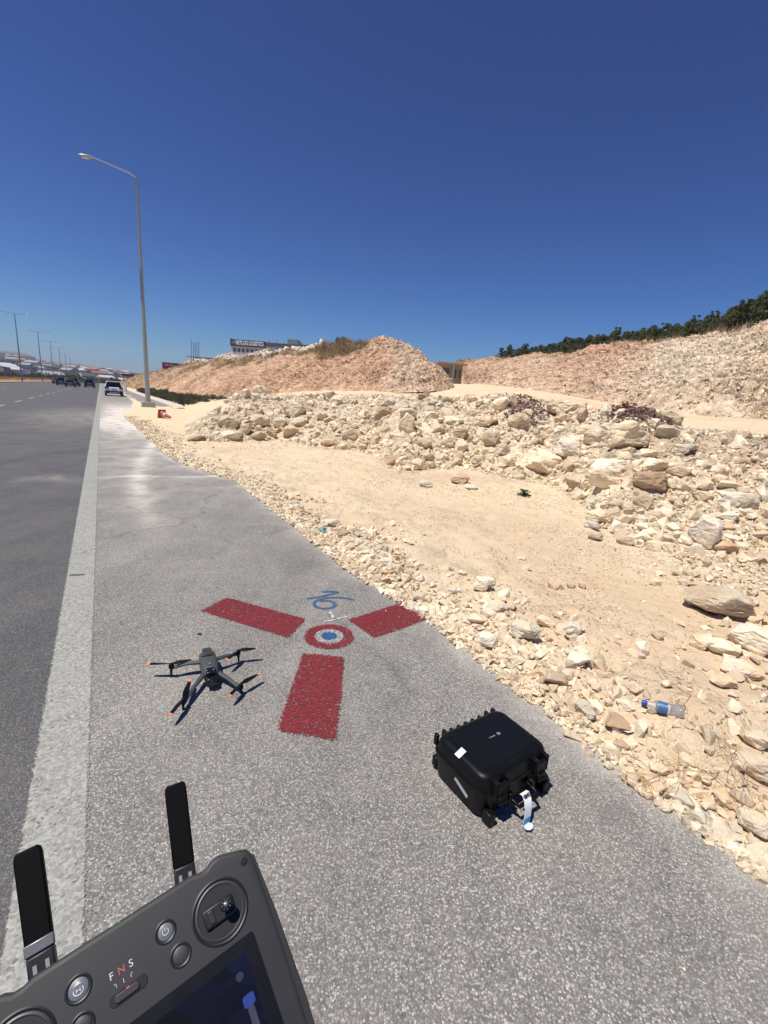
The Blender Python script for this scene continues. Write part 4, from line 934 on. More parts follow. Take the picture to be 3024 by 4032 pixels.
# baggage tag looped over the handle
tagp = [(.000, -.190, .095), (-.004, -.206, .103), (-.012, -.224, .095), (-.020, -.238, .072), (-.030, -.247, .040), (-.038, -.252, .012)]
V = []
for i, p in enumerate(tagp):
    hw = .021
    for s_ in (-1, 1): V.append((p[0] + s_ * hw - .006, p[1], p[2])); V.append((p[0] + s_ * hw - .006, p[1] - .0006, p[2] - .0006))
F = []
for i in range(len(tagp) - 1):
    o = i * 4; F += [(o, o + 2, o + 6, o + 4), (o + 1, o + 5, o + 7, o + 3), (o, o + 4, o + 5, o + 1), (o + 2, o + 3, o + 7, o + 6)]
F += [(0, 1, 3, 2), (len(V) - 4, len(V) - 2, len(V) - 1, len(V) - 3)]
bt = MB().add(V, F).build('baggage_tag', plain('tag_paper', (.78, .78, .78), .5, var=.04), None, smooth=True)
bt.location = case.location; bt.rotation_euler = case.rotation_euler; tag(bt, 'white paper airline baggage tag reading GNY looped round the case handle', 'tag')
text_mesh('GNY', .0175, M_ink, 'lettering', bt, Matrix.Translation((-.013, -.2155, .1022)) @ Matrix.Rotation(R(23), 4, 'X'), .0012, 1.0, .0008)
V2 = [(-.057, -.2485, .037), (-.0165, -.2485, .037), (-.022, -.2522, .017), (-.0625, -.2522, .017)]
MB().add(V2 + [(x, y - .0006, z) for x, y, z in V2], [(0, 1, 2, 3), (7, 6, 5, 4), (0, 4, 5, 1), (1, 5, 6, 2), (2, 6, 7, 3), (3, 7, 4, 0)]).build('blue_band', plain('blue_print', (.02, .25, .55), .4), bt)
MB().add(*[[(-.044 + .021 * math.cos(t), -.264 + .015 * math.sin(t), .0145 + zz) for zz in (0, .0008) for t in np.linspace(0, 6.283, 21)[:-1]], [tuple(range(20))[::-1], tuple(range(20, 40))] + [(k, (k + 1) % 20, 20 + (k + 1) % 20, 20 + k) for k in range(20)]]).build('tag_end', plain('tag_end_paper', (.62, .70, .76), .4), bt)

# ================================================================== REMOTE CONTROLLER (held up in the near left corner)
exL = Vector((.7802, .6105, .1286)); exL = Vector((0.78, .61, .13)); Nn = Vector((.27, -.51, .82)).normalized()
exL = (exL - Nn * exL.dot(Nn)).normalized(); eyL = Nn.cross(exL)
rc = empty('remote_controller', (0, 0, 0), label='dark grey drone remote controller with two black antennas, thumbsticks and a dark screen', cat='remote controller')
_m = Matrix.Identity(4); Cc = Vector(np.array([0, 0, EYE]) + ray(700 / KD, 3700 / KD) * .36)
for i in range(3): _m[i][0], _m[i][1], _m[i][2], _m[i][3] = exL[i] * .001, eyL[i] * .001, Nn[i] * .001, Cc[i]
rc.matrix_world = _m                                     # local units are millimetres
M_rc = plain('controller_shell', (.030, .030, .032), .55, spec=.35, var=.06, scale=.05); M_rcd = plain('controller_dark_trim', (.012, .012, .013), .45, scale=.05); M_key = plain('controller_key', (.13, .14, .15), .4, scale=.1); M_print = plain('white_print', (.6, .6, .6), .5); M_redp = plain('red_print', (.5, .10, .07), .5)
XC = -23.5
def mirx(P): return [(2 * XC - x, y) for x, y in reversed(P)]
half = [(XC, 24.0), (14, 24.0), (19, 22.6), (22.5, 22.6), (26, 24.6), (31, 25.2), (42, 21.6), (46.5, 19.6), (48.6, 16), (49.2, 8), (48.6, -30), (47.0, -68), (45, -88), (38, -95), (XC, -95)]
outl = half + mirx(half[1:-1])
def inset(P, d):
    n = len(P); A = np.array(P); c = []
    for i in range(n):
        a = A[i - 1] - A[i]; b_ = A[(i + 1) % n] - A[i]; a /= np.linalg.norm(a); b_ /= np.linalg.norm(b_); n1 = np.array([-a[1], a[0]]); n2 = np.array([b_[1], -b_[0]])
        m_ = n1 + n2; m_ /= np.linalg.norm(m_); c.append(tuple(A[i] + m_ * d * (1 if True else 0)))
    return c
def area(P): A = np.array(P); return .5 * np.sum(A[:, 0] * np.roll(A[:, 1], -1) - np.roll(A[:, 0], -1) * A[:, 1])
_s = 1 if area(inset(outl, 1)) ** 2 < area(outl) ** 2 else -1
i1 = inset(outl, 1.4 * _s); i2 = inset(outl, 3.2 * _s); n = len(outl)
V = [(x, y, -26) for x, y in i2] + [(x, y, -5) for x, y in outl] + [(x, y, -1.2) for x, y in inset(outl, .4 * _s)] + [(x, y, -.25) for x, y in i1] + [(x, y, 0) for x, y in i2]
F = [(r_ * n + i, r_ * n + (i + 1) % n, (r_ + 1) * n + (i + 1) % n, (r_ + 1) * n + i) for r_ in range(4) for i in range(n)] + [tuple(range(n)), tuple(range(4 * n, 5 * n))]
MB().add(V, F).build('body', M_rc, rc, smooth=True)
# darker bevelled right and left grips
for sgn in (1, -1):
    g = [(49.4, 15), (50.6, -20), (50.2, -60), (48, -90), (44.6, -90), (46.4, -60), (46.8, -20), (46.2, 15)]
    if sgn < 0: g = mirx(g)
    MB().prism(g, -18, -.7).build('grip', plain('grip_rubber', (.022, .022, .023), .8, scale=.1), rc, bevel=.5)
# joysticks
for jx in (23.2, 2 * XC - 23.2):
    j = empty('joystick', (jx, -.4, 0)); j.parent = rc
    T = Matrix.Identity(4)
    MB().lathe([(15.0, -.5), (15.4, .35), (14.6, .7), (13.8, .35), (13.5, -.5), (13.5, -.6), (15, -.6)], 48).build('outer_ring', M_rcd, j, smooth=True)
    MB().lathe([(13.3, -.4), (13.3, .5), (12.5, .7), (11.9, .3), (11.7, -.4), (13.3, -.4)], 48).build('inner_ring', plain('ring_grey', (.04, .04, .043), .4, scale=.1), j, smooth=True)
    MB().lathe([(0, .05), (11.6, .05), (11.6, .16), (0, .16)], 40).build('well', plain('well_black', (.010, .010, .011), .6, scale=.1), j)
    MB().box((-.8, -.2, 1.2), (17, 9.5, 2.0)).build('cradle', M_rcd, j, bevel=1.6); MB().box((-5.2, -.2, 2.3), (3.2, 6.6, 1.2)).build('cradle_clip', plain('cradle_grey', (.03, .03, .032), .4, scale=.1), j, bevel=.5)
    st = MB(); st.lathe([(0, 0), (1.6, 0), (1.6, 6), (2.4, 7.5), (3.4, 8.4), (3.4, 9.2), (2.2, 9.6), (0, 9.7)], 20, Matrix.Translation((2.8, 1.0, .4))); st = st.build('stick', M_black, j, smooth=True)
    cr2 = MB()
    for q in range(8): a = q * math.pi / 4; cr2.add([(2.8 + .9 * math.cos(a - .2), 1 + .9 * math.sin(a - .2), 10.0), (2.8 + 3.2 * math.cos(a - .12), 1 + 3.2 * math.sin(a - .12), 9.3), (2.8 + 3.2 * math.cos(a + .12), 1 + 3.2 * math.sin(a + .12), 9.3), (2.8 + .9 * math.cos(a + .2), 1 + .9 * math.sin(a + .2), 10.0), (2.8 + 1.8 * math.cos(a), 1 + 1.8 * math.sin(a), 10.7)], [(0, 1, 4), (1, 2, 4), (2, 3, 4), (3, 0, 4), (0, 3, 2, 1)])
    cr2.lathe([(0, 9.6), (1.2, 9.6), (1.0, 10.8), (0, 11)], 10, Matrix.Translation((2.8, 1, 0))); cr2.build('stick_crown', plain('aluminium', (.6, .6, .58), .25, metal=.9, scale=.3), j)
def button(x, y, r, name, key=M_key):
    o = MB().lathe([(r, -.3), (r + .35, .2), (r - .3, .5), (r - 1.1, .2), (r - 1.2, -.3), (r, -.3)], 32, Matrix.Translation((x, y, 0))).build(name, M_rcd, rc, smooth=True)
    MB().lathe([(0, -.1), (r - 1.25, -.1), (r - 1.35, .55), (r - 2.1, .9), (0, .75)], 28, Matrix.Translation((x, y, 0))).build('key', key, o, smooth=True); return o
pw = button(-4.4, 6.6, 5.1, 'power_button'); b2 = button(-.5, -6.8, 5.1, 'function_button', plain('dark_key', (.035, .037, .04), .5, scale=.1)); rt_ = button(-44.8, 7.6, 5.6, 'return_button'); button(2 * XC + 1.2, -6.8, 5.1, 'function_button', plain('dark_key', (.035, .037, .04), .5))
ic = MB(); ic.tube([(-4.4 + 1.5 * math.cos(t), 6.6 + 1.5 * math.sin(t), 1.05) for t in np.linspace(R(125), R(415), 14)], .2, 6); ic.tube([(-4.4, 6.9, 1.05), (-4.4, 8.5, 1.05)], .2, 6); ic.build('power_icon', M_print, pw)
ic = MB(); ic.tube([(-44.8 + 2.1 * math.cos(t), 6.9 + 1.7 * math.sin(t), 1.05) for t in np.linspace(R(150), R(390), 16)], .28, 6); ic.add([(-46.4, 9.2, 1.1), (-43.2, 9.2, 1.1), (-44.8, 11, 1.1)], [(0, 1, 2)]); ic.tube([(-45.6, 6.2, 1.05), (-45.6, 7.8, 1.05)], .22, 6); ic.tube([(-44.0, 6.2, 1.05), (-44.0, 7.8, 1.05)], .22, 6); ic.tube([(-45.6, 7.0, 1.05), (-44, 7.0, 1.05)], .22, 6); ic.build('return_icon', M_print, rt_)
sw = MB(); sw.prism(rrect(17.5, 5.6, 2.75, 6, -25.4, -6.2), -.3, .35); sw = sw.build('mode_switch', M_rcd, rc, bevel=.2); MB().prism(rrect(11.5, 3.6, 1.7, 6, -26.2, -6.2), .2, 1.3).build('slider', plain('slider_grey', (.05, .045, .045), .35, scale=.2), sw, bevel=.5); MB().box((-25.4, -4.6, 1.45), (1.4, .9, .4)).build('mode_light', M_redp, sw)
for ch, x, m_ in (('F', -31.2, M_print), ('N', -26.6, M_redp), ('S', -22.2, M_print)): text_mesh(ch, 4.4, m_, 'lettering', rc, Matrix.Translation((x, 3.6, .12)), .02)
tk = MB(); tk.tube([(-31, -.2, .12), (-30, -.2, .12), (-30, -1.8, .12)], .16, 5); tk.tube([(-26.6, -.0, .12), (-26.6, -1.9, .12)], .16, 5); tk.tube([(-22.2, -.2, .12), (-23.2, -.2, .12), (-23.2, -1.8, .12)], .16, 5); tk.build('switch_marks', M_print, rc)
MB().lathe([(0, 0), (2.3, 0), (2.3, .5), (1.4, .6), (1.2, .2), (0, .2)], 20, Matrix.Translation((42.6, 14.6, -.15))).build('screw_port', M_rcd, rc, smooth=True)
for x in (-26.5, -23.5): MB().box((x, 23.6, -1.4), (1.3, .6, .8)).build('status_light', plain('green_led', (.08, .35, .12), .4), rc)
MB().prism(rrect(118, 72, 2, 4, XC, -54.0), -.5, .25).build('screen_bezel', plain('screen_black', (.004, .004, .005), .35, spec=.5, scale=.05), rc)
def screen_mat():
    m, n, b_ = new_mat('screen_image'); p = N(n, 'TexCoord').outputs['Object']; v = N(n, 'TexVoronoi'); v.feature = 'F1'; v.distance = 'CHEBYCHEV'; v.inputs['Scale'].default_value = .085; n.links.new(p, v.inputs['Vector'])
    c = ramp(n, [(0, (.002, .002, .004)), (.6, (.003, .004, .011)), (.9, (.004, .006, .022))], sep(n, v.outputs['Color'])[0]); n.links.new(c, b_.inputs['Base Color']); n.links.new(c, b_.inputs['Emission Color']); b_.inputs['Emission Strength'].default_value = .12; b_.inputs['Roughness'].default_value = .35; b_.inputs['Specular IOR Level'].default_value = .3; return m
sc_ = MB().prism(rrect(104, 62, .5, 2, XC, -55.5), .2, .36).build('screen', screen_mat(), rc)
M_ui = plain('screen_blue_icon', (.03, .05, .22), .3, scale=.1)
MB().prism(rrect(6, 5, 1.2, 4, 23.5, -43), .36, .42).build('screen_icon', M_ui, sc_); MB().lathe([(0, .36), (2.0, .36), (2.0, .42), (0, .42)], 20, Matrix.Translation((22.6, -32, 0))).build('screen_icon', plain('screen_dim_icon', (.03, .035, .06), .3, scale=.1), sc_)
MB().prism(rrect(3.4, 13, 1, 4, 23.4, -52), .36, .42).build('screen_slider', plain('screen_grey_bar', (.05, .05, .07), .3, scale=.1), sc_)
# antennas
for bx, by, tx_, ty_, wd in ((11.0, 21.5, 20.0, 74.5, 12.6), (-58.0, 22.5, -56.3, 80.0, 12.8)):
    d = Vector((tx_ - bx, ty_ - by, 6)); Lh = d.length; yv = d.normalized(); zv = Vector((0, 0, 1)); xv = yv.cross(zv).normalized(); zv = xv.cross(yv)
    T = Matrix.Identity(4)
    for i in range(3): T[i][0], T[i][1], T[i][2], T[i][3] = xv[i], yv[i], zv[i], (bx, by, -7)[i]
    an = MB(); an.prism([(-wd * .47, 9), (wd * .47, 9), (wd * .5, Lh - 4), (wd * .46, Lh - .8), (wd * .36, Lh), (-wd * .36, Lh), (-wd * .46, Lh - .8), (-wd * .5, Lh - 4)], -3.2, 3.2, T)
    an = an.build('antenna', M_ant, rc, bevel=1.1)
    MB().box((0, 3.5, 0), (wd * .92, 12, 7.5), T).build('antenna_hinge', M_rcd, an, bevel=1)
    for q in (-2.6, 2.6): MB().box((q, 3.6, 3.9), (1.7, 3.6, .5), T).build('hinge_slot', plain('slot_grey', (.25, .25, .25), .5, scale=.2), an)
    if bx < 0: MB().box((0, 12.5, 2.9), (wd * .99, 5.2, 1.6), T).build('antenna_band', plain('worn_silver', (.22, .22, .22), .35, metal=.5, scale=.3), an, bevel=.5)

# ================================================================== LITTER, PLANTS, TWIGS
def clear_mat(name, tint, rough=.12):
    m, n, b_ = new_mat(name); b_.inputs['Base Color'].default_value = (*tint, 1); b_.inputs['Transmission Weight'].default_value = .8; b_.inputs['Roughness'].default_value = rough; b_.inputs['IOR'].default_value = 1.35
    bump(n, b_, noise(n, 60, 3, .6, N(n, 'TexCoord').outputs['Object']), .5, .004); return m
h = hit_px(1430, 1530); bz = h[0]
p0 = gnd(1392, 1518, bz.z + .03); p1 = gnd(1476, 1540, bz.z + .03); Lb = float(np.linalg.norm(p1 - p0))
bo = empty('plastic_bottle', p0, math.atan2(p1[1] - p0[1], p1[0] - p0[0]), label='clear plastic water bottle with a blue cap and label lying on the gravel', cat='bottle')
Rx = Matrix.Rotation(R(90), 4, 'Y')
MB().lathe([(0, .012), (.011, .012), (.013, .03), (.027, .055), (.030, .07), (.028, .10), (.031, .13), (.028, .16), (.030, Lb - .015), (.022, Lb), (0, Lb - .006)], 24, Rx).build('body', clear_mat('clear_plastic', (.9, .92, .93)), bo, smooth=True)
MB().lathe([(0, -.012), (.0135, -.012), (.0145, -.008), (.0145, .012), (0, .012)], 20, Rx).build('cap', plain('blue_cap', (.03, .06, .38), .35), bo, smooth=True)
MB().lathe([(.0288, .062), (.0315, .07), (.0295, .10), (.0312, .105), (.030, .105), (.0285, .10), (.030, .07), (.028, .062), (.0288, .062)], 24, Rx).build('label', plain('blue_white_label', (.05, .14, .30), .4, var=.9, scale=60), bo, smooth=True)
h = hit_px(690, 1150); bz = h[0]
b3 = empty('crushed_bottle', (bz.x, bz.y, bz.z + .02), .5, label='small crushed teal plastic bottle among the stones at the asphalt edge', cat='bottle')
MB().lathe([(0, 0), (.02, 0), (.034, .02), (.024, .05), (.036, .075), (.026, .11), (.032, .14), (.012, .17), (.012, .185), (0, .185)], 16, Matrix.Rotation(R(68), 4, 'X')).build('body', clear_mat('teal_plastic', (.5, .85, .85), .2), b3, smooth=True)
MB().lathe([(0, .185), (.016, .185), (.016, .2), (0, .2)], 16, Matrix.Rotation(R(68), 4, 'X')).build('cap', plain('teal_cap', (.02, .25, .3), .4), b3, smooth=True)
# small flat dark objects on the asphalt
def scrap(x, y, wd, ln, rz, label, m, cat, name):
    p = gnd(x, y); P, F = rock_shape(3, 77 + int(x), .06); o = mesh_np(name, P * [wd / 2, ln / 2, .008], F, m, True); o.location = (p[0], p[1], .005); o.rotation_euler = (0, 0, rz); return tag(o, label, cat)
scrap(431, 1371, .036, .02, .2, 'small black pebble on the asphalt above the drone', M_rubber, 'pebble', 'pebble')
scrap(166, 1243, .15, .05, .35, 'flattened dark leaf-shaped scrap lying on the white line', plain('dark_scrap', (.10, .10, .085), .9), 'scrap', 'road_scrap')
scrap(1029, 2152, .012, .014, .2, 'tiny white pebble on the asphalt near the bottom of the view', M_rockG, 'pebble', 'pebble')
# green weed
h = hit_px(1131, 1070); wp = h[0]; wv = MB()
for k in range(46):
    a = random.uniform(0, 6.28); r_ = random.uniform(0, .13); z = random.uniform(.01, .1); c = Vector((wp.x + r_ * math.cos(a), wp.y + r_ * math.sin(a), wp.z + z)); s_ = random.uniform(.025, .05); q = Matrix.Rotation(random.uniform(0, 6), 3, 'Z') @ Matrix.Rotation(random.uniform(-.9, .9), 3, 'X')
    wv.add([c + q @ Vector(t) * s_ for t in ((-1, 0, 0), (-.4, .5, .1), (.5, .5, 0), (1, 0, -.1), (.4, -.5, 0), (-.5, -.5, .05))], [(0, 1, 2, 3, 4, 5)])
tag(wv.build('weed', M_weed), 'tiny dark green weed growing alone on the open sand', 'plant')
# dry twigs
M_twig = plain('dry_twig', (.34, .23, .13), .9, scale=30); tw = MB()
def twig(p, d, L, r, depth, px=0):
    pts = [Vector(p)]; d = Vector(d).normalized()
    for k in range(6):
        d = (d + Vector((random.gauss(0, .22), random.gauss(0, .22), random.gauss(-.02, .12)))).normalized(); q = pts[-1] + d * L / 6
        q.z = max(q.z, .03); pts.append(q)
    tw.tube(pts, [r * (1 - .12 * i) for i in range(7)], 5)
    if depth:
        for k in (1, 2, 3, 4):
            if random.random() < .75: twig(pts[k], d + Vector((random.gauss(0, .8), random.gauss(0, .8), random.gauss(.1, .35))), L * random.uniform(.4, .75), r * .62, depth - 1)
for (x, y), (x2, y2) in [((1600, 1730), (1380, 1560)), ((1640, 1700), (1500, 1590)), ((1560, 1660), (1400, 1690)), ((1580, 1640), (1590, 1540)), ((1540, 1560), (1480, 1700)), ((1659, 1660), (1480, 1600)), ((1450, 1670), (1365, 1700)), ((1500, 1480), (1490, 1600)), ((1570, 1680), (1620, 1760))]:
    a = gnd(x, y, .07); c = gnd(x2, y2, .09); d = c - a; twig(a, d, float(np.linalg.norm(d)) * .95, .0021, 2)
tag(tw.build('dry_twigs', M_twig, smooth=True), 'tangle of thin dry brown twigs lying over the stones at the right edge', 'twigs')
# fallen cone
cp0 = gnd(350, 902, .06)
cn = empty('traffic_cone', (cp0[0], cp0[1], .04), R(-28), label='faded red traffic cone fallen on its side beside the lamp post', cat='traffic cone')
T = Matrix.Translation((0, 0, .2)) @ Matrix.Rotation(R(101), 4, 'Y')
M_cone = plain('faded_red_plastic', (.38, .09, .07), .6, var=.25)
MB().lathe([(.17, 0), (.165, .02), (.10, .28), (.045, .66), (.03, .68), (0, .68)], 24, T).build('cone', M_cone, cn, smooth=True); MB().box((0, 0, -.01), (.42, .42, .035), T).build('base_plate', plain('cone_base', (.42, .07, .05), .7), cn, bevel=.01)
MB().lathe([(.119, .21), (.122, .21), (.092, .33), (.089, .33)], 24, T).build('band', plain('cone_band', (.6, .38, .33), .5), cn, smooth=True)

# ================================================================== STREET LAMPS
def head(parent, x, y, z, rz, name='lamp_head'):
    T = Matrix.Translation((x, y, z)) @ Matrix.Rotation(rz, 4, 'Z') @ Matrix.Rotation(R(-6), 4, 'X')
    V = []; prof = [(0, .05, .05, 0), (.12, .10, .09, -.01), (.35, .17, .13, -.02), (.65, .17, .12, -.02), (.82, .11, .08, -.01), (.88, .03, .03, 0)]
    for yy, hw, hh, zo in prof:
        for k in range(12): a = 2 * math.pi * k / 12; V.append((hw * math.cos(a), yy, zo + hh * math.sin(a) * (1 if math.sin(a) > 0 else .55)))
    F = [(i * 12 + k, i * 12 + (k + 1) % 12, (i + 1) * 12 + (k + 1) % 12, (i + 1) * 12 + k) for i in range(5) for k in range(12)] + [tuple(range(12))[::-1], tuple(range(60, 72))]
    o = MB().add(V, F, T).build(name, plain('lamp_head_grey', (.30, .31, .31), .4, metal=.3), parent, smooth=True)
    MB().box((0, .5, -.085), (.2, .36, .03), T).build('lamp_glass', plain('lamp_glass', (.6, .6, .55), .2), o, bevel=.01); return o
lp = W(2.93, 34.95)
la = empty('street_lamp', (lp[0], lp[1], 0), ROADZ, label='tall grey single-arm street lamp on a concrete block beside the shoulder', cat='street lamp')
MB().box((0, 0, .19), (.85, .85, .42)).build('base_block', M_concrete, la, bevel=.03)
MB().box((0, 0, .41), (.5, .5, .03)).build('base_plate', M_galv, la)
HP = 14.2
MB().tube([(0, 0, .41), (0, 0, 1.0), (0, 0, HP)], [.17, .155, .06], 14).build('pole', M_galv, la, smooth=True)
MB().box((.0, -.16, 1.05), (.16, .04, .45)).build('access_door', M_galv, la, bevel=.01)
MB().tube([(0, 0, HP - .05), (-.4, 0, HP + .12), (-2.3, 0, HP + .42)], [.05, .045, .035], 10).build('arm', plain('arm_grey', (.42, .42, .40), .5), la, smooth=True)
head(la, -2.2, 0, HP + .41, R(90))
dl_ = empty('street_lamp', W(-17.6, 133), ROADZ, label='nearest fully visible double-arm lamp post in the central strip', cat='street lamp', group='double-arm lamps along the central strip')
MB().tube([(0, 0, -.1), (0, 0, 15)], [.16, .07], 8).build('pole', plain('lamp_far_grey', (.16, .17, .18), .5), dl_, smooth=True)
for s_ in (-1, 1):
    MB().tube([(0, 0, 14.9), (s_ * 2.3, 0, 15.25)], [.05, .04], 6).build('arm', plain('lamp_far_grey', (.16, .17, .18), .5), dl_)
    head(dl_, s_ * 2.2, 0, 15.24, R(-90) * s_)
index_kids()
labs = ['double-arm lamp post at the left frame edge of which only a head shows', 'second double-arm lamp post along the central strip', 'third double-arm lamp post along the central strip', 'fourth double-arm lamp post along the central strip', 'fifth and hazy double-arm lamp post along the central strip', 'faint farthest double-arm lamp post along the central strip']
UL = -14.6 - .9
dl_.location = W(UL, 137)
for v, lb in zip((93, 183, 226, 270, 315, 362), labs):
    c = copy_tree(dl_); c.location = W(UL, v); c['label'] = lb

# ================================================================== VEHICLES
M_glassd = plain('tinted_glass', (.012, .013, .015), .08, spec=.7); M_lampr = plain('tail_lamp', (.16, .01, .012), .25); M_plate = plain('number_plate', (.55, .60, .60), .4); M_alloy = plain('alloy', (.4, .4, .42), .35, metal=.8)
def make_car(paint_, label, suv=True, group=None):
    c = empty('car', (0, 0, 0), 0, label=label, cat='car', group=group); L_, Wd, Hh = (4.45, 1.84, 1.64) if suv else (4.4, 1.78, 1.46)
    # side outline along y (rear at -y), z up; cross section widens at the shoulder line
    zs = .92 if suv else .82
    low = [(-L_ / 2, .48), (-L_ / 2 + .02, .80), (-L_ / 2 + .10, zs + .06), (L_ / 2 - 1.15, zs + .04), (L_ / 2 - .25, zs - .12), (L_ / 2, .62), (L_ / 2 - .02, .34), (L_ / 2 - .3, .26), (-L_ / 2 + .2, .28)]
    V = []; n = len(low)
    for x, k in ((-Wd / 2 + .06, .97), (-Wd / 2, 1), (Wd / 2, 1), (Wd / 2 - .06, .97)):
        V += [(x, y * k, z if k == 1 else z + .0) for y, z in low]
    F = [(i * n + j, i * n + (j + 1) % n, (i + 1) * n + (j + 1) % n, (i + 1) * n + j) for i in range(3) for j in range(n)] + [tuple(range(n)), tuple(range(3 * n, 4 * n))[::-1]]
    body = MB().add(V, F).build('body', paint_, c, bevel=.05, seg=3)
    def cab(sc, z0, z1, m, nm, par, grow=0):
        yb, yt, fb, ft = -L_ / 2 + .12, -L_ / 2 + (.48 if suv else .85), L_ / 2 - 1.1, L_ / 2 - 1.95; wb, wt = Wd / 2 - .07, Wd / 2 - .26
        a0 = (z0 - zs) / (Hh - zs); a1 = (z1 - zs) / (Hh - zs)
        def sec_(a, g): w_ = wb + (wt - wb) * a + g; y0 = yb + (yt - yb) * a - g; y1 = fb + (ft - fb) * a + g; z = zs + (Hh - zs) * a; return [(-w_, y0, z), (w_, y0, z), (w_, y1, z), (-w_, y1, z)]
        return MB().add(sec_(a0, grow) + sec_(a1, grow), [(3, 2, 1, 0), (4, 5, 6, 7), (0, 1, 5, 4), (1, 2, 6, 5), (2, 3, 7, 6), (3, 0, 4, 7)]).build(nm, m, par, bevel=.04)
    cab(1, zs + .0, Hh - .06, M_glassd, 'windows', c); cab(1, Hh - .085, Hh, paint_, 'roof', c, .012)
    for sx in (-1, 1):
        MB().tube([(sx * (Wd / 2 - .075), -L_ / 2 + .13, zs), (sx * (Wd / 2 - .255), -L_ / 2 + (.50 if suv else .86), Hh - .06)], .04, 6).build('pillar', paint_, c)
        MB().box((sx * (Wd / 2 - .22), -L_ / 2 + .015, .93 if suv else .76), (.40, .09, .17)).build('tail_light', M_lampr if not suv else plain('smoked_lamp', (.03, .012, .012), .2), c, bevel=.02)
        MB().box((sx * (Wd / 2 - .2), L_ / 2 - .12, .68), (.34, .2, .14)).build('headlight', plain('headlight', (.6, .6, .6), .15), c, bevel=.03)
        MB().box((sx * (Wd / 2 + .08), .62, zs + .12), (.18, .1, .14)).build('mirror', paint_, c, bevel=.03)
        for y in (-L_ / 2 + .82, L_ / 2 - .88):
            T = Matrix.Translation((sx * (Wd / 2 - .11), y, .34)) @ Matrix.Rotation(R(90), 4, 'Y')
            wh = MB().lathe([(0, -.11), (.30, -.11), (.34, -.08), (.34, .08), (.30, .11), (0, .11)], 24, T).build('wheel', M_rubber, c, smooth=True)
            MB().lathe([(0, -.118), (.2, -.118), (.21, -.1), (.21, .1), (.2, .118), (0, .118)], 16, T).build('rim', M_alloy, wh)
    MB().box((0, -L_ / 2 - .01, .43), (Wd - .12, .14, .30)).build('bumper', M_rubber, c, bevel=.04)
    MB().box((0, -L_ / 2 - .085, .40), (1.0, .03, .07)).build('bumper_trim', plain('trim_silver', (.6, .6, .6), .3, metal=.4), c)
    MB().box((0, -L_ / 2 - .0, .80), (.56, .06, .16)).build('number_plate', M_plate, c)
    MB().box((0, -L_ / 2 + .35, Hh - .03), (1.2, .3, .04)).build('spoiler', paint_, c, bevel=.015)
    return c
def carpaint(nm, col): return plain(nm, col, .3, spec=.5, var=.02, coat=.6)
suv = make_car(carpaint('white_car_paint', (.78, .79, .80)), 'white sports utility vehicle parked on the hard shoulder beyond the lamp post'); suv.location = W(1.42, 61.9); suv.rotation_euler = (0, 0, ROADZ)
KG = 'cars queued far ahead on the road'
cars = [((.02, .022, .025), 'dark blue-black car in the queue, nearest the white edge line', True, -1.9, 118), ((.05, .05, .055), 'charcoal car in the queue left of the blue-black one', False, -5.0, 112), ((.03, .035, .03), 'black-green car in the queue, third lane from the edge line', True, -7.4, 128), ((.25, .26, .27), 'silver car at the left end of the queue', False, -9.6, 150)]
protos = []
for i, (cl, lb, sv_, u, v) in enumerate(cars):
    c = make_car(carpaint('queue_car_paint_%s' % lb.split()[0], cl), lb, sv_, KG); c.location = W(u, v); c.rotation_euler = (0, 0, ROADZ); protos.append(c)
index_kids()
more = [(0, -4.9, 128, 'black car in the second row of the queue behind the charcoal one'), (3, -1.9, 134, 'silver car in the second row of the queue by the edge line'), (1, -8.2, 142, 'charcoal car in the second row of the queue, third lane'), (2, -10.8, 165, 'black-green car in the second row at the left end of the queue'), (3, -5.2, 146, 'silver car deeper in the queue'), (1, -2.0, 152, 'charcoal car deeper in the queue by the edge line'), (0, -7.6, 168, 'black car deepest in the queue')]
for k, u, v, lb in more: c = copy_tree(protos[k]); c.location = W(u, v); c['label'] = lb
def make_truck(body_c, cab_c, label, L_=12.5):
    t = empty('truck', (0, 0, 0), 0, label=label, cat='truck', group='trucks on the far side of the median')
    MB().box((0, 0, 2.55), (2.5, L_, 2.75)).build('trailer', plain('trailer_%s' % body_c[0], body_c[1], .5), t, bevel=.05)
    MB().box((0, L_ / 2 + 1.5, 1.95), (2.45, 2.1, 2.7), None, .94).build('cab', plain('cab_%s' % cab_c[0], cab_c[1], .4), t, bevel=.12)
    MB().box((0, L_ / 2 + 2.5, 2.45), (2.2, .1, .9)).build('windscreen', M_glassd, t)
    MB().box((0, 0, 1.02), (.9, L_ + 2, .25)).build('chassis', M_rubber, t)
    for y in (-L_ / 2 + 1.2, -L_ / 2 + 2.5, L_ / 2 - 1.5, L_ / 2 + 1.6):
        for sx in (-1, 1): MB().lathe([(0, -.15), (.46, -.15), (.5, -.1), (.5, .1), (.46, .15), (0, .15)], 16, Matrix.Translation((sx * 1.08, y, .5)) @ Matrix.Rotation(R(90), 4, 'Y')).build('wheel', M_rubber, t, smooth=True)
    return t
tr = [make_truck(('white', (.72, .72, .70)), ('red', (.35, .06, .05)), 'white trailer truck with a red cab on the far side of the median'), make_truck(('pale', (.55, .58, .60)), ('white2', (.6, .6, .6)), 'pale grey trailer truck with a white cab beyond the median'), make_truck(('blue', (.05, .07, .20)), ('blue2', (.05, .07, .2)), 'dark blue trailer truck beyond the median')]
index_kids()
spots = [(0, -27, 122, 'white trailer truck with a red cab nearest beyond the median'), (1, -31, 150, 'pale grey trailer truck second beyond the median'), (2, -28, 205, 'dark blue trailer truck far along the opposite carriageway')]
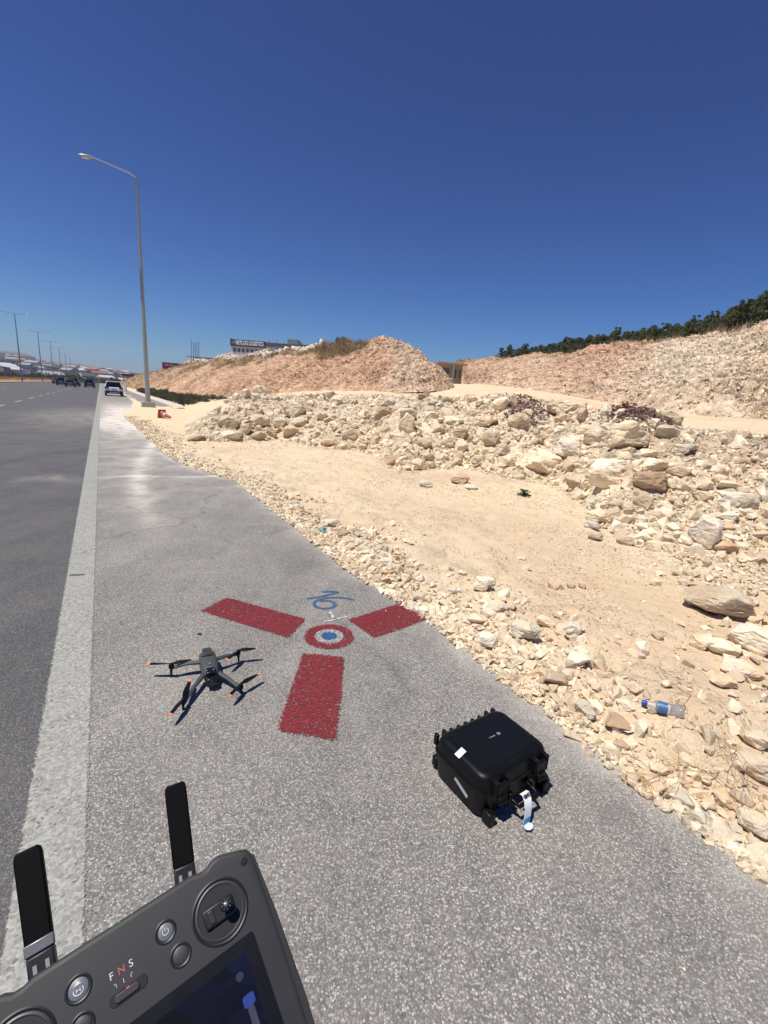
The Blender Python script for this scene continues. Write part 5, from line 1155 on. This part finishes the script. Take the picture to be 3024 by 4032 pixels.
for k, u, v, lb in spots: tr[k].location = W(u, v); tr[k].rotation_euler = (0, 0, ROADZ); tr[k]['label'] = lb
for k, u, v, lb in [(1, -26.5, 178, 'pale grey trailer truck following the dark blue one'), (0, -33, 175, 'white trailer truck in the outer lane of the opposite carriageway'), (0, -44, 160, 'white trailer truck parked in the yard beyond the road'), (1, -47, 190, 'grey trailer truck parked beside the white one in the yard'), (0, -50, 225, 'white trailer truck parked at the back of the yard'), (1, -27, 250, 'grey trailer truck farthest along the opposite carriageway'), (0, -55, 205, 'white trailer truck parked at the left of the yard'), (0, -31, 285, 'small distant white trailer truck')]:
    c = copy_tree(tr[k]); c.location = W(u, v); c['label'] = lb

# ================================================================== PLANTS
def leaf_cloud(rg, n, cents, rad, size, aspect=.5):
    """many small leaf quads spread through clumps"""
    ci = rg.integers(0, len(cents), n); c = np.array(cents)[ci]; rr_ = np.array(rad)[ci]
    d = rg.normal(size=(n, 3)); d /= np.linalg.norm(d, axis=1)[:, None]; P = c + d * (rr_ * rg.random(n) ** .45)[:, None] * [1, 1, .85]
    a = rg.normal(size=(n, 3)); a /= np.linalg.norm(a, axis=1)[:, None]; b_ = np.cross(a, rg.normal(size=(n, 3))); b_ /= np.linalg.norm(b_, axis=1)[:, None]
    s_ = (size * rg.uniform(.6, 1.4, n))[:, None]; V = np.stack([P - a * s_, P + b_ * s_ * aspect, P + a * s_, P - b_ * s_ * aspect], 1).reshape(-1, 3)
    return V, np.arange(n * 4).reshape(n, 4)
rg = np.random.default_rng(21)
def make_tree(kind, seed):
    rg = np.random.default_rng(seed); t = empty('pine_tree', (0, 0, 0)); cents = []; rad = []     # unit height trees
    if kind == 'cone':
        for k in range(34): z = rg.uniform(.15, .97); r_ = (1 - z) * .26 + .03; a = rg.uniform(0, 6.28); cents.append((math.cos(a) * r_ * rg.uniform(.3, 1.1), math.sin(a) * r_ * rg.uniform(.3, 1.1), z)); rad.append(.05 + .10 * (1 - z))
    elif kind == 'thin':
        for k in range(26): z = rg.uniform(.1, .98); a = rg.uniform(0, 6.28); cents.append((math.cos(a) * .07, math.sin(a) * .07, z)); rad.append(.045 + .05 * (1 - z))
    else:
        for k in range(30): z = rg.uniform(.2, .92); r_ = .30 * math.sin(min(1, z * 1.15) * math.pi) ** .6 + .02; a = rg.uniform(0, 6.28); cents.append((math.cos(a) * r_ * rg.uniform(.3, 1), math.sin(a) * r_ * rg.uniform(.3, 1), z)); rad.append(rg.uniform(.06, .13))
    V, F = leaf_cloud(rg, 2600, cents, rad, .020, .45); mesh_np('crown', V, F, M_pine, parent=t)
    tk = MB(); tk.tube([(0, 0, -.15), (.01, 0, .4), (0, .01, .85)], [.028, .018, .006], 7)
    for k in range(6): a = rg.uniform(0, 6.28); z = rg.uniform(.25, .7); tk.tube([(0, 0, z), (math.cos(a) * .12, math.sin(a) * .12, z + .08)], [.008, .003], 5)
    tk.build('trunk', M_bark, t); return t
TP = [make_tree(k, 50 + i) for i, k in enumerate(['round', 'cone', 'round', 'thin', 'round', 'cone'])]; index_kids()
TOPS = [(1060, 768), (1080, 757), (1100, 750), (1150, 746), (1200, 740), (1250, 726), (1300, 722), (1330, 710), (1360, 716), (1400, 703), (1450, 700), (1500, 684), (1550, 674), (1600, 652), (1640, 630), (1700, 605), (1850, 570)]
def lerp_tab(tab, x, k=1): return float(np.interp(x, [r_[0] for r_ in tab], [r_[k] for r_ in tab]))
used = set(); nt_ = 0
xs_ = np.sort(np.concatenate([np.linspace(1062, 1845, 84), rg.uniform(1062, 1400, 34), rg.uniform(1400, 1700, 26)]))
def where(x):
    return ('low left end of the row' if x < 1200 else 'left part of the row' if x < 1340 else 'middle of the row' if x < 1480 else 'tall right part of the row')
kd = ['round-crowned', 'cone-shaped', 'broad', 'slim upright', 'bushy', 'pointed']
for i, x in enumerate(xs_):
    k = int(rg.choice([0, 2, 4, 1, 5, 3], p=[.17, .15, .15, .22, .18, .13])); c_y = lerp_tab(CR2, x, 1); c_d = lerp_tab(CR2, x, 2) + (6 if i % 2 else 14) + rg.uniform(0, 5)
    base = at(x, c_y, c_d); hz = base[2]; ty = lerp_tab(TOPS, x) + rg.uniform(-2, 14) * (1 if i % 3 else .2) - (5 if k == 3 else 0); top = at(x, ty, c_d); hgt = max(1.2, top[2] - hz + .9)
    o = TP[k] if k not in used else copy_tree(TP[k]); used.add(k)
    o.location = (base[0], base[1], hz - .9); o.scale = (hgt * rg.uniform(1.0, 1.5) * (1.35 if x < 1300 else 1),) * 2 + (hgt,); o.rotation_euler = (0, 0, rg.uniform(0, 6.28))
    tag(o, '%s pine on the ridge, %s' % (kd[k], where(x)), 'tree', 'pines along the ridge')
for k in range(6):
    if k not in used:
        for ch in KIDS.get(TP[k].name, []): bpy.data.objects.remove(ch)
        bpy.data.objects.remove(TP[k])
# single dark bushes on the mound
def bush(name, p, h_, wd, m, n, seed, label, cat, group=None, size=.05, lean=0):
    rg = np.random.default_rng(seed); b_ = empty(name, p, label=label, cat=cat, group=group); cents = [(rg.uniform(-.4, .4) * wd, rg.uniform(-.4, .4) * wd, rg.uniform(.25, .8) * h_) for _ in range(14)]
    V, F = leaf_cloud(rg, n, cents, [.22 * min(wd, h_) + .05] * 14, size, .45); mesh_np('foliage', V, F, m, parent=b_)
    st = MB()
    for k in range(6): c = cents[k]; st.tube([(0, 0, -.15), (c[0] * .5, c[1] * .5, c[2] * .5), c], [.025, .015, .006], 5)
    st.build('stems', M_bark, b_); return b_
for x, y, dd, h_, wd, lb in [(737, 741, 53, .9, 1.3, 'dark round bush on top of the mound'), (705, 747, 57, .5, 1.0, 'smaller dark bush left of the round one on the mound'), (662, 754, 62, .9, 1.6, 'dark bush at the end of the long roof where the mound begins')]:
    p = at(x, y, dd); bush('bush', (p[0], p[1], p[2] - .25), h_, wd, M_pine, 1500, int(x), lb, 'bush', None, .06)
# shrubs in the bed beside the path
SB = [bush('shrub', (0, 0, 0), 1.25, 1.5, M_shrub, 1500, 400 + k, 'x', 'shrub', 'shrubs planted beside the path', .05) for k in range(4)]; index_kids(); first = set(); cnt = 0
hs_ = []
for v in np.arange(36.5, 100, 1.55):
    us_ = [6.3] + ([7.6] if v < 90 else []) + ([8.9] if v < 62 else []) + ([10.2] if 40 < v < 56 else [])
    for u in us_: hs_.append((u + random.uniform(-.3, .3), v + random.uniform(-.4, .4)))
for u, v in hs_:
    k = random.randrange(4); o = SB[k] if k not in first else copy_tree(SB[k]); first.add(k)
    o.location = W(u, v, -.02); s_ = random.uniform(.62, 1.0); o.scale = (s_, s_, s_ * random.uniform(.75, 1.1)); o.rotation_euler = (0, 0, random.uniform(0, 6))
    part = 'at the near end of the bed' if v < 48 else 'in the middle of the bed' if v < 70 else 'at the far end of the bed'
    o['label'] = 'low dark green shrub %s, %s row' % (part, 'front' if u < 7 else 'second' if u < 8.2 else 'third' if u < 9.5 else 'rearmost')
# shrubs beyond the median
for i, v in enumerate(np.arange(70, 250, 7.5)):
    k = random.randrange(4); o = copy_tree(SB[k]); o.location = W(-19.5 + random.uniform(-.8, .8), v, .6); s_ = random.uniform(1.1, 1.8); o.scale = (s_, s_, s_ * .8); o['label'] = 'dark bush on the soil of the central strip, %s' % ('nearer half' if v < 150 else 'far half'); o['group'] = 'bushes on the central strip'
# dry grass tufts on the mound
def grass(name, P, hgt, label, per=26):
    P = np.asarray(P); n = len(P) * per; base = np.repeat(P, per, 0) + rg.normal(0, .22, (n, 3)) * [1, 1, .15]; up = rg.normal(0, .35, (n, 3)) + [0, 0, 1]; h_ = (hgt * rg.uniform(.4, 1.2, n))[:, None]; sd_ = rg.normal(size=(n, 3)) * [1, 1, 0]; sd_ /= np.linalg.norm(sd_, axis=1)[:, None]
    V = np.stack([base - sd_ * .018, base + sd_ * .018, base + up * h_], 1).reshape(-1, 3); return tag(mesh_np(name, V, np.arange(n * 3).reshape(n, 3), M_dry), label, None, None, 'stuff')
def veg_pts(P, mask, n, thr=.55):
    q = P.reshape(-1, 3); mk = mask[:, 1]; i = np.nonzero((mk > thr) & (np.hypot(q[:, 0], q[:, 1]) > 33))[0]; i = rg.choice(i, min(n, len(i)), replace=False); return q[i]
mm = np.empty(len(mound.data.vertices) * 3, np.float32); mound.data.attributes['mask'].data.foreach_get('vector', mm); mm = mm.reshape(-1, 3)
near_ = MP.reshape(-1, 3); grass('dry_grass', veg_pts(MP, mm, 2200, .5), .38, 'brown dry grass in bands on the pink mound')
mm = np.empty(len(cut.data.vertices) * 3, np.float32); cut.data.attributes['mask'].data.foreach_get('vector', mm); mm = mm.reshape(-1, 3); grass('dry_grass', veg_pts(CP, mm, 900, .6), .45, 'dry grass on top of the cut slope')
mp2 = np.array([W(rg.uniform(-19.5, -15.8), rg.uniform(40, 260), .55) for _ in range(900)]); grass('dry_grass', mp2, .5, 'dry grass on the central strip')

# ================================================================== BUILDINGS
def frame_from_px(a, b_, dist_a, dist_b):
    A = Vector(at(*a, dist_a)); B = Vector(at(*b_, dist_b)); return A, B
# logistics building beyond the mound: front corner, facade running right
A = Vector(at(498, 734.5, 175)); B = Vector(at(660, 744, 168)); zb = 0; d = (B - A); d.z = 0; Lf = d.length; ztop = (A.z + B.z) / 2
lb_ = empty('logistics_building', (A.x, A.y, 0), math.atan2(d.y, d.x), label='long white logistics building with a dark blue sign band above the mound', cat='building')
Z = ztop; M_wall = plain('white_cladding', (.62, .62, .58), .7, var=.06, scale=.4); M_navy = plain('navy_band', (.045, .055, .09), .6); M_win = plain('window_dark', (.07, .08, .09), .2); M_roofg = plain('roof_grey', (.16, .17, .18), .7)
MB().box((Lf / 2, 9, Z / 2), (Lf, 18, Z - .6)).build('wall', M_wall, lb_)
MB().box((Lf * .235, -.2, Z - .9), (Lf * .47, .4, 2.1)).build('sign_band', M_navy, lb_); MB().box((Lf * .735, -.15, Z - .75), (Lf * .53 - .05, .3, 1.3)).build('fascia', plain('fascia_grey', (.08, .09, .11), .6), lb_)
MB().box((.25, 9, Z - .6), (.5, 18.6, 2.0)).build('side_fascia', M_navy, lb_)
MB().box((Lf * .80, 6, Z + .9), (Lf * .14, 6, 1.8)).build('roof_unit', M_roofg, lb_)
tx = text_mesh('NETLOG LOGISTICS', 1.9, plain('white_letters', (.85, .85, .85), .5), 'lettering', lb_, Matrix.Identity(4), .05, 1.0, .05)
vx = [v.co.x for v in tx.data.vertices]; tx.data.transform(Matrix.Translation((Lf * .26, -.45, Z - .9)) @ Matrix.Rotation(R(90), 4, 'X') @ Matrix.Diagonal((Lf * .37 / (max(vx) - min(vx)), 1, 1, 1)))
MB().lathe([(0, 0), (.6, 0), (.6, .1), (0, .1)], 16, Matrix.Translation((1.2, -.42, Z - .85)) @ Matrix.Rotation(R(90), 4, 'X')).build('round_sign', M_roofg, lb_)
for rw in range(3):
    for k in range(6): MB().box((1.4 + k * Lf * .058, -.06, Z - 3.3 - rw * 2.6), (.8, .14, 1.1)).build('window', M_win, lb_)
for k in range(5): MB().box((Lf * (.52 + .1 * k), -.05, Z - 3.6), (.14, .1, Z * .5)).build('downpipe', M_roofg, lb_)
# low pale building and flagpoles
A = Vector(at(405, 771, 215)); B = Vector(at(505, 766, 208)); d = B - A; d.z = 0
o = empty('warehouse', (A.x, A.y, 0), math.atan2(d.y, d.x), label='low pale flat-roofed building behind the white rubble', cat='building'); L_ = d.length
MB().box((L_ / 2, 8, A.z / 2), (L_, 16, A.z)).build('wall', plain('pale_wall', (.50, .46, .38), .8), o); MB().box((L_ / 2, 8, A.z + .15), (L_ + .6, 16.6, .3)).build('roof', M_roofg, o)
MB().box((1.9, -.2, A.z - 1.4), (3.4, .4, 2.6)).build('gatehouse_panel', plain('gate_white', (.7, .7, .68), .6), o); MB().box((1.9, -.45, A.z - 1.4), (2.4, .06, .9)).build('window', M_win, o)
for i, (x, yt) in enumerate([(414, 736), (418.5, 742), (422.5, 743), (426, 743), (430, 738)]):
    b0 = at(x, 772, 200); tp = at(x, yt, 200); f = empty('flagpole', (b0[0], b0[1], 0), label='thin dark flagpole, %s of five in a row' % ['leftmost and tallest', 'second from left', 'middle', 'second from right', 'rightmost'][i], cat='flagpole', group='flagpoles by the pale building')
    MB().tube([(0, 0, 0), (0, 0, tp[2])], [.14, .09], 8).build('pole', M_darksteel, f); MB().lathe([(0, 0), (.16, .1), (.16, .2), (0, .32)], 10, Matrix.Translation((0, 0, tp[2]))).build('finial', M_darksteel, f)
# billboards
def billboard(x0, x1, y0, y1, dist, m, label, post=True, text=None):
    A = Vector(at(x0, y0, dist)); B = Vector(at(x1, y0 + (y1 - y0) * .0, dist)); C_ = Vector(at(x0, y1, dist)); d = B - A; d.z = 0; L_ = d.length; hh = A.z - C_.z
    o = empty('billboard', (A.x, A.y, 0), math.atan2(d.y, d.x), label=label, cat='billboard')
    MB().box((L_ / 2, 0, A.z - hh / 2), (L_, .3, hh)).build('panel', m, o)
    for q in (.15, .5, .85): MB().box((L_ * q, .3, (A.z - hh) / 2), (.2, .2, A.z - hh)).build('post', M_darksteel, o)
    return o, L_, A.z, hh
M_bred = plain('billboard_red', (.30, .03, .05), .5); M_bdk = plain('billboard_dark', (.05, .035, .045), .5)
o, L_, zt, hh = billboard(350, 403, 782, 796.5, 170, M_bdk, 'red and black roadside billboard left of the white rubble')
MB().box((L_ * .24, -.18, zt - hh / 2), (L_ * .48, .06, hh)).build('red_half', M_bred, o); 
for q, wq in ((.12, .14), (.3, .14)): MB().box((L_ * q + .4, -.24, zt - hh * .38), (L_ * wq, .04, hh * .16)).build('print', plain('pale_print', (.6, .5, .5), .5), o)
MB().box((L_ * .62, -.24, zt - hh * .6), (L_ * .12, .04, hh * .4)).build('print', plain('pale_print', (.6, .5, .5), .5), o)
billboard(262, 290, 806.5, 812, 260, M_bdk, 'dark wide roadside sign beyond the white car')
mk = empty('marker_post', W(4.0, 96), label='white marker post on the verge beyond the white car', cat='post'); MB().box((0, 0, .9), (.35, .35, 1.9)).build('post', plain('post_white', (.7, .68, .6), .7), mk, bevel=.03)
MB().box((0, 0, 1.87), (.42, .42, .08)).build('cap', M_concrete, mk)
# hut in the quarry
A = Vector(at(947, 784, 72)); B = Vector(at(1003, 790, 74)); d = B - A; d.z = 0; L_ = d.length; zt = A.z; hb = at(985, 822, 72)[2] - .4
o = empty('quarry_hut', (A.x, A.y, hb), math.atan2(d.y, d.x) , label='small beige flat-roofed hut behind the mound at the end of the track', cat='hut'); hh = zt - hb
MB().box((L_ * .5, 2.2, hh / 2), (L_ * .92, 4.2, hh)).build('wall', plain('hut_beige', (.30, .25, .17), .85, scale=1), o); MB().box((L_ * .5, 2.1, hh + .1), (L_ + .5, 5.2, .2)).build('roof', plain('hut_roof', (.40, .27, .20), .85), o)
MB().box((L_ * .30, .07, hh * .62), (L_ * .3, .08, hh * .3)).build('window', M_win, o)
for q in (.70, .86): MB().box((L_ * q, .06, hh * .52), (L_ * .06, .1, hh * .45)).build('window', M_win, o)
MB().box((L_ * .585, -.0, hh / 2), (.3, .25, hh)).build('pillar', M_concrete, o)

# ---- town on the far hillside
pal = [((.62, .58, .5), 'cream'), ((.58, .56, .52), 'white'), ((.50, .36, .28), 'brick-coloured'), ((.42, .40, .38), 'grey'), ((.62, .45, .32), 'apricot')]
rfp = [((.36, .13, .08), 'red'), ((.30, .30, .30), 'grey'), ((.5, .5, .49), 'white')]
rg = np.random.default_rng(5)
def house(p, w_, dd, h_, rz, pc, rc_, name='house', cat='house', lab=None, gable=False):
    o = empty(name, p, rz, label=lab, cat=cat, group='buildings of the town on the hillside')
    MB().box((0, 0, h_ / 2 - 4), (w_, dd, h_ + 8)).build('wall', plain('town_wall_' + pal[pc][1], pal[pc][0], .8, scale=.2), o)
    if gable: MB().add([(-w_ / 2 - .5, -dd / 2 - .5, h_), (w_ / 2 + .5, -dd / 2 - .5, h_), (w_ / 2 + .5, dd / 2 + .5, h_), (-w_ / 2 - .5, dd / 2 + .5, h_), (-w_ / 2, 0, h_ + dd * .22), (w_ / 2, 0, h_ + dd * .22)], [(0, 1, 5, 4), (2, 3, 4, 5), (1, 2, 5), (3, 0, 4), (3, 2, 1, 0)]).build('roof', plain('town_roof_' + rfp[rc_][1], rfp[rc_][0], .8), o)
    else: MB().box((0, 0, h_ + .3), (w_ + .8, dd + .8, .6)).build('roof', plain('town_roof_' + rfp[rc_][1], rfp[rc_][0], .8), o)
    if p[1] < 1000:
        for f in range(max(1, int(h_ / 3.2))): MB().box((0, -dd / 2 - .05, 1.7 + f * 3.1), (w_ * .84, .15, 1.3)).build('window_band', M_win, o)
    return o
for i in range(140):
    xs = rg.uniform(-15, 520); t = rg.random() ** .8; D_ = 480 + 1150 * t; yb = horizon_y(xs) / KD
    p = at(xs / KD, yb, D_); z = height(p[0], p[1], (BVF,)); z = -1.5 if z is None or D_ < 480 else z
    pc = int(rg.integers(0, 5)); rc_ = int(rg.integers(0, 3)); big = rg.random() < .28
    w_, dd, h_ = (rg.uniform(25, 50), rg.uniform(18, 30), rg.uniform(6, 9)) if big else (rg.uniform(9, 18), rg.uniform(8, 13), rg.uniform(4, 9))
    lab = '%s %s with %s roof, %s' % (pal[pc][1], 'warehouse' if big else 'house', rfp[rc_][1], 'low slope left of the lamps' if xs < 130 and D_ < 900 else 'high slope left of the lamps' if xs < 130 else 'lower slope behind the lamps' if D_ < 900 else 'upper slope behind the lamps')
    house((p[0], p[1], z), w_, dd, h_, math.atan2(-p[0], p[1]) + rg.uniform(-.5, .5), pc, rc_, 'warehouse' if big else 'house', 'building', lab, gable=not big and rg.random() < .6)
# trees of the plain between road and town as far mass
Pn = []
for _ in range(420):
    xs = rg.uniform(-20, 520); D_ = 300 + 1500 * rg.random(); p = at(xs / KD, horizon_y(xs) / KD, D_); z = height(p[0], p[1], (BVF,)); Pn.append((p[0], p[1], (-1.5 if z is None or D_ < 480 else z)))
Pn = np.array(Pn); V, F = leaf_cloud(rg, 26000, Pn + [0, 0, 2], [4.0] * len(Pn), 1.1, .6); tag(mesh_np('far_trees', V, F, leafmat('far_foliage', (.04, .05, .025), (.09, .09, .045))), 'dark green tree belt between the road and the town', kind='stuff')

# ================================================================== HAZE
hz_ = MB().box((0, 2300, 0), (9000, 5200, 1)); V = [(-4600, -60, -6.5), (4600, -60, -6.5), (4600, 5400, -6.5), (-4600, 5400, -6.5), (-4600, -60, 230), (4600, -60, 230), (4600, 5400, 230), (-4600, 5400, 230)]
USE_HAZE = True
if USE_HAZE:
    V = [(x, y, -6.5 if z < 0 else z) for x, y, z in V]
    hz = MB().add(V, [(3, 2, 1, 0), (4, 5, 6, 7), (0, 1, 5, 4), (1, 2, 6, 5), (2, 3, 7, 6), (3, 0, 4, 7)]).build('haze'); tag(hz, kind='stuff')
    m = bpy.data.materials.new('haze'); m.use_nodes = True; n = m.node_tree; n.nodes.clear(); pv = n.nodes.new('ShaderNodeVolumePrincipled'); pv.inputs['Color'].default_value = (.72, .82, 1, 1); pv.inputs['Density'].default_value = .00026; pv.inputs['Anisotropy'].default_value = .2
    oo = n.nodes.new('ShaderNodeOutputMaterial'); n.links.new(pv.outputs[0], oo.inputs['Volume']); hz.data.materials.append(m)

# ================================================================== LABELS OF REPEATS: say which one by its neighbours, then by its order from the left
def seen(p):
    d = np.array(p[:]) - np.array([0, 0, EYE]); z = float(d @ FW); return (1512 + FPX * float(d @ RT) / z) / KD, (2016 - FPX * float(d @ UP) / z) / KD
NICK = [((1163, 998), 'the largest oval boulder'), ((1315, 1025), 'the blocky tan boulder'), ((1355, 940), 'the large high boulder'), ((1515, 1148), 'the tall upright boulder'), ((1575, 1082), 'the wide grey-streaked boulder'), ((1548, 1302), 'the big cracked slab'), ((1215, 880), 'the long slab on the crest'), ((1130, 880), 'the left purple-brown patch'), ((943, 830), 'the hut'), ((950, 873), 'the smooth pale boulder'), ((874, 915), 'the slanting pale slab'), ((996, 938), 'the brown-faced boulder'), ((905, 1005), 'the fallen angular white rock'), ((625, 935), 'the knobbly pale boulder'), ((500, 915), 'the large left-end boulder'), ((640, 887), 'the double-humped boulder'), ((530, 850), 'the highest round boulder'), ((755, 940), 'the shaded rock at the front'), ((715, 957), 'the flat orange-brown rock'), ((1030, 945), 'the large pale boulder'), ((1440, 905), 'the squat boulder by the track'), ((1050, 1385), 'the white-grey lump'), ((1190, 1470), 'the ochre stone'), ((900, 1300), 'the right red arm'), ((725, 1140), 'the crushed bottle'), ((1250, 1540), 'the speckled stone')]
bpy.context.view_layer.update()
for o in list(bpy.data.objects):
    if o.parent is None and o.get('group') in ('blocks of the rubble bank',) or (o.parent is None and str(o.get('label', '')).startswith('small cream stone in the row')):
        x, y = seen(o.matrix_world.translation); (nx, ny), nm = min(NICK, key=lambda t: (t[0][0] - x) ** 2 + (t[0][1] - y) ** 2); dx, dy = x - nx, y - ny
        rel = ('right of' if dx > 0 else 'left of') if abs(dx) > 1.6 * abs(dy) else ('below' if dy > 0 else 'above') if abs(dy) > 1.6 * abs(dx) else ('below and right of' if dx > 0 else 'below and left of') if dy > 0 else ('above and right of' if dx > 0 else 'above and left of')
        s_ = max(o.scale) * 1.8; sz = 'small' if s_ < .3 else 'middle-sized' if s_ < .5 else 'large'
        cl = {'tan_limestone_rock': 'tan', 'grey_limestone_rock': 'greyish'}.get(o.material_slots[0].material.name, 'cream')
        o['label'] = '%s %s %s %s %s' % (sz, cl, 'block' if s_ > .2 else 'stone', rel, nm)
ORD = ['first', 'second', 'third', 'fourth', 'fifth', 'sixth', 'seventh', 'eighth', 'ninth', 'tenth', 'eleventh', 'twelfth', 'thirteenth', 'fourteenth', 'fifteenth', 'sixteenth', 'seventeenth', 'eighteenth', 'nineteenth', 'twentieth', 'twenty-first', 'twenty-second', 'twenty-third', 'twenty-fourth']
by = {}
for o in bpy.data.objects:
    if o.parent is None and o.get('label') and o.get('kind') is None: by.setdefault(o['label'], []).append(o)
for lb_t, L_o in by.items():
    if len(L_o) > 1:
        L_o.sort(key=lambda o: seen(o.matrix_world.translation)[0])
        for i, o in enumerate(L_o):
            if i < len(ORD): o['label'] = '%s, %s from left' % (lb_t, ORD[i])
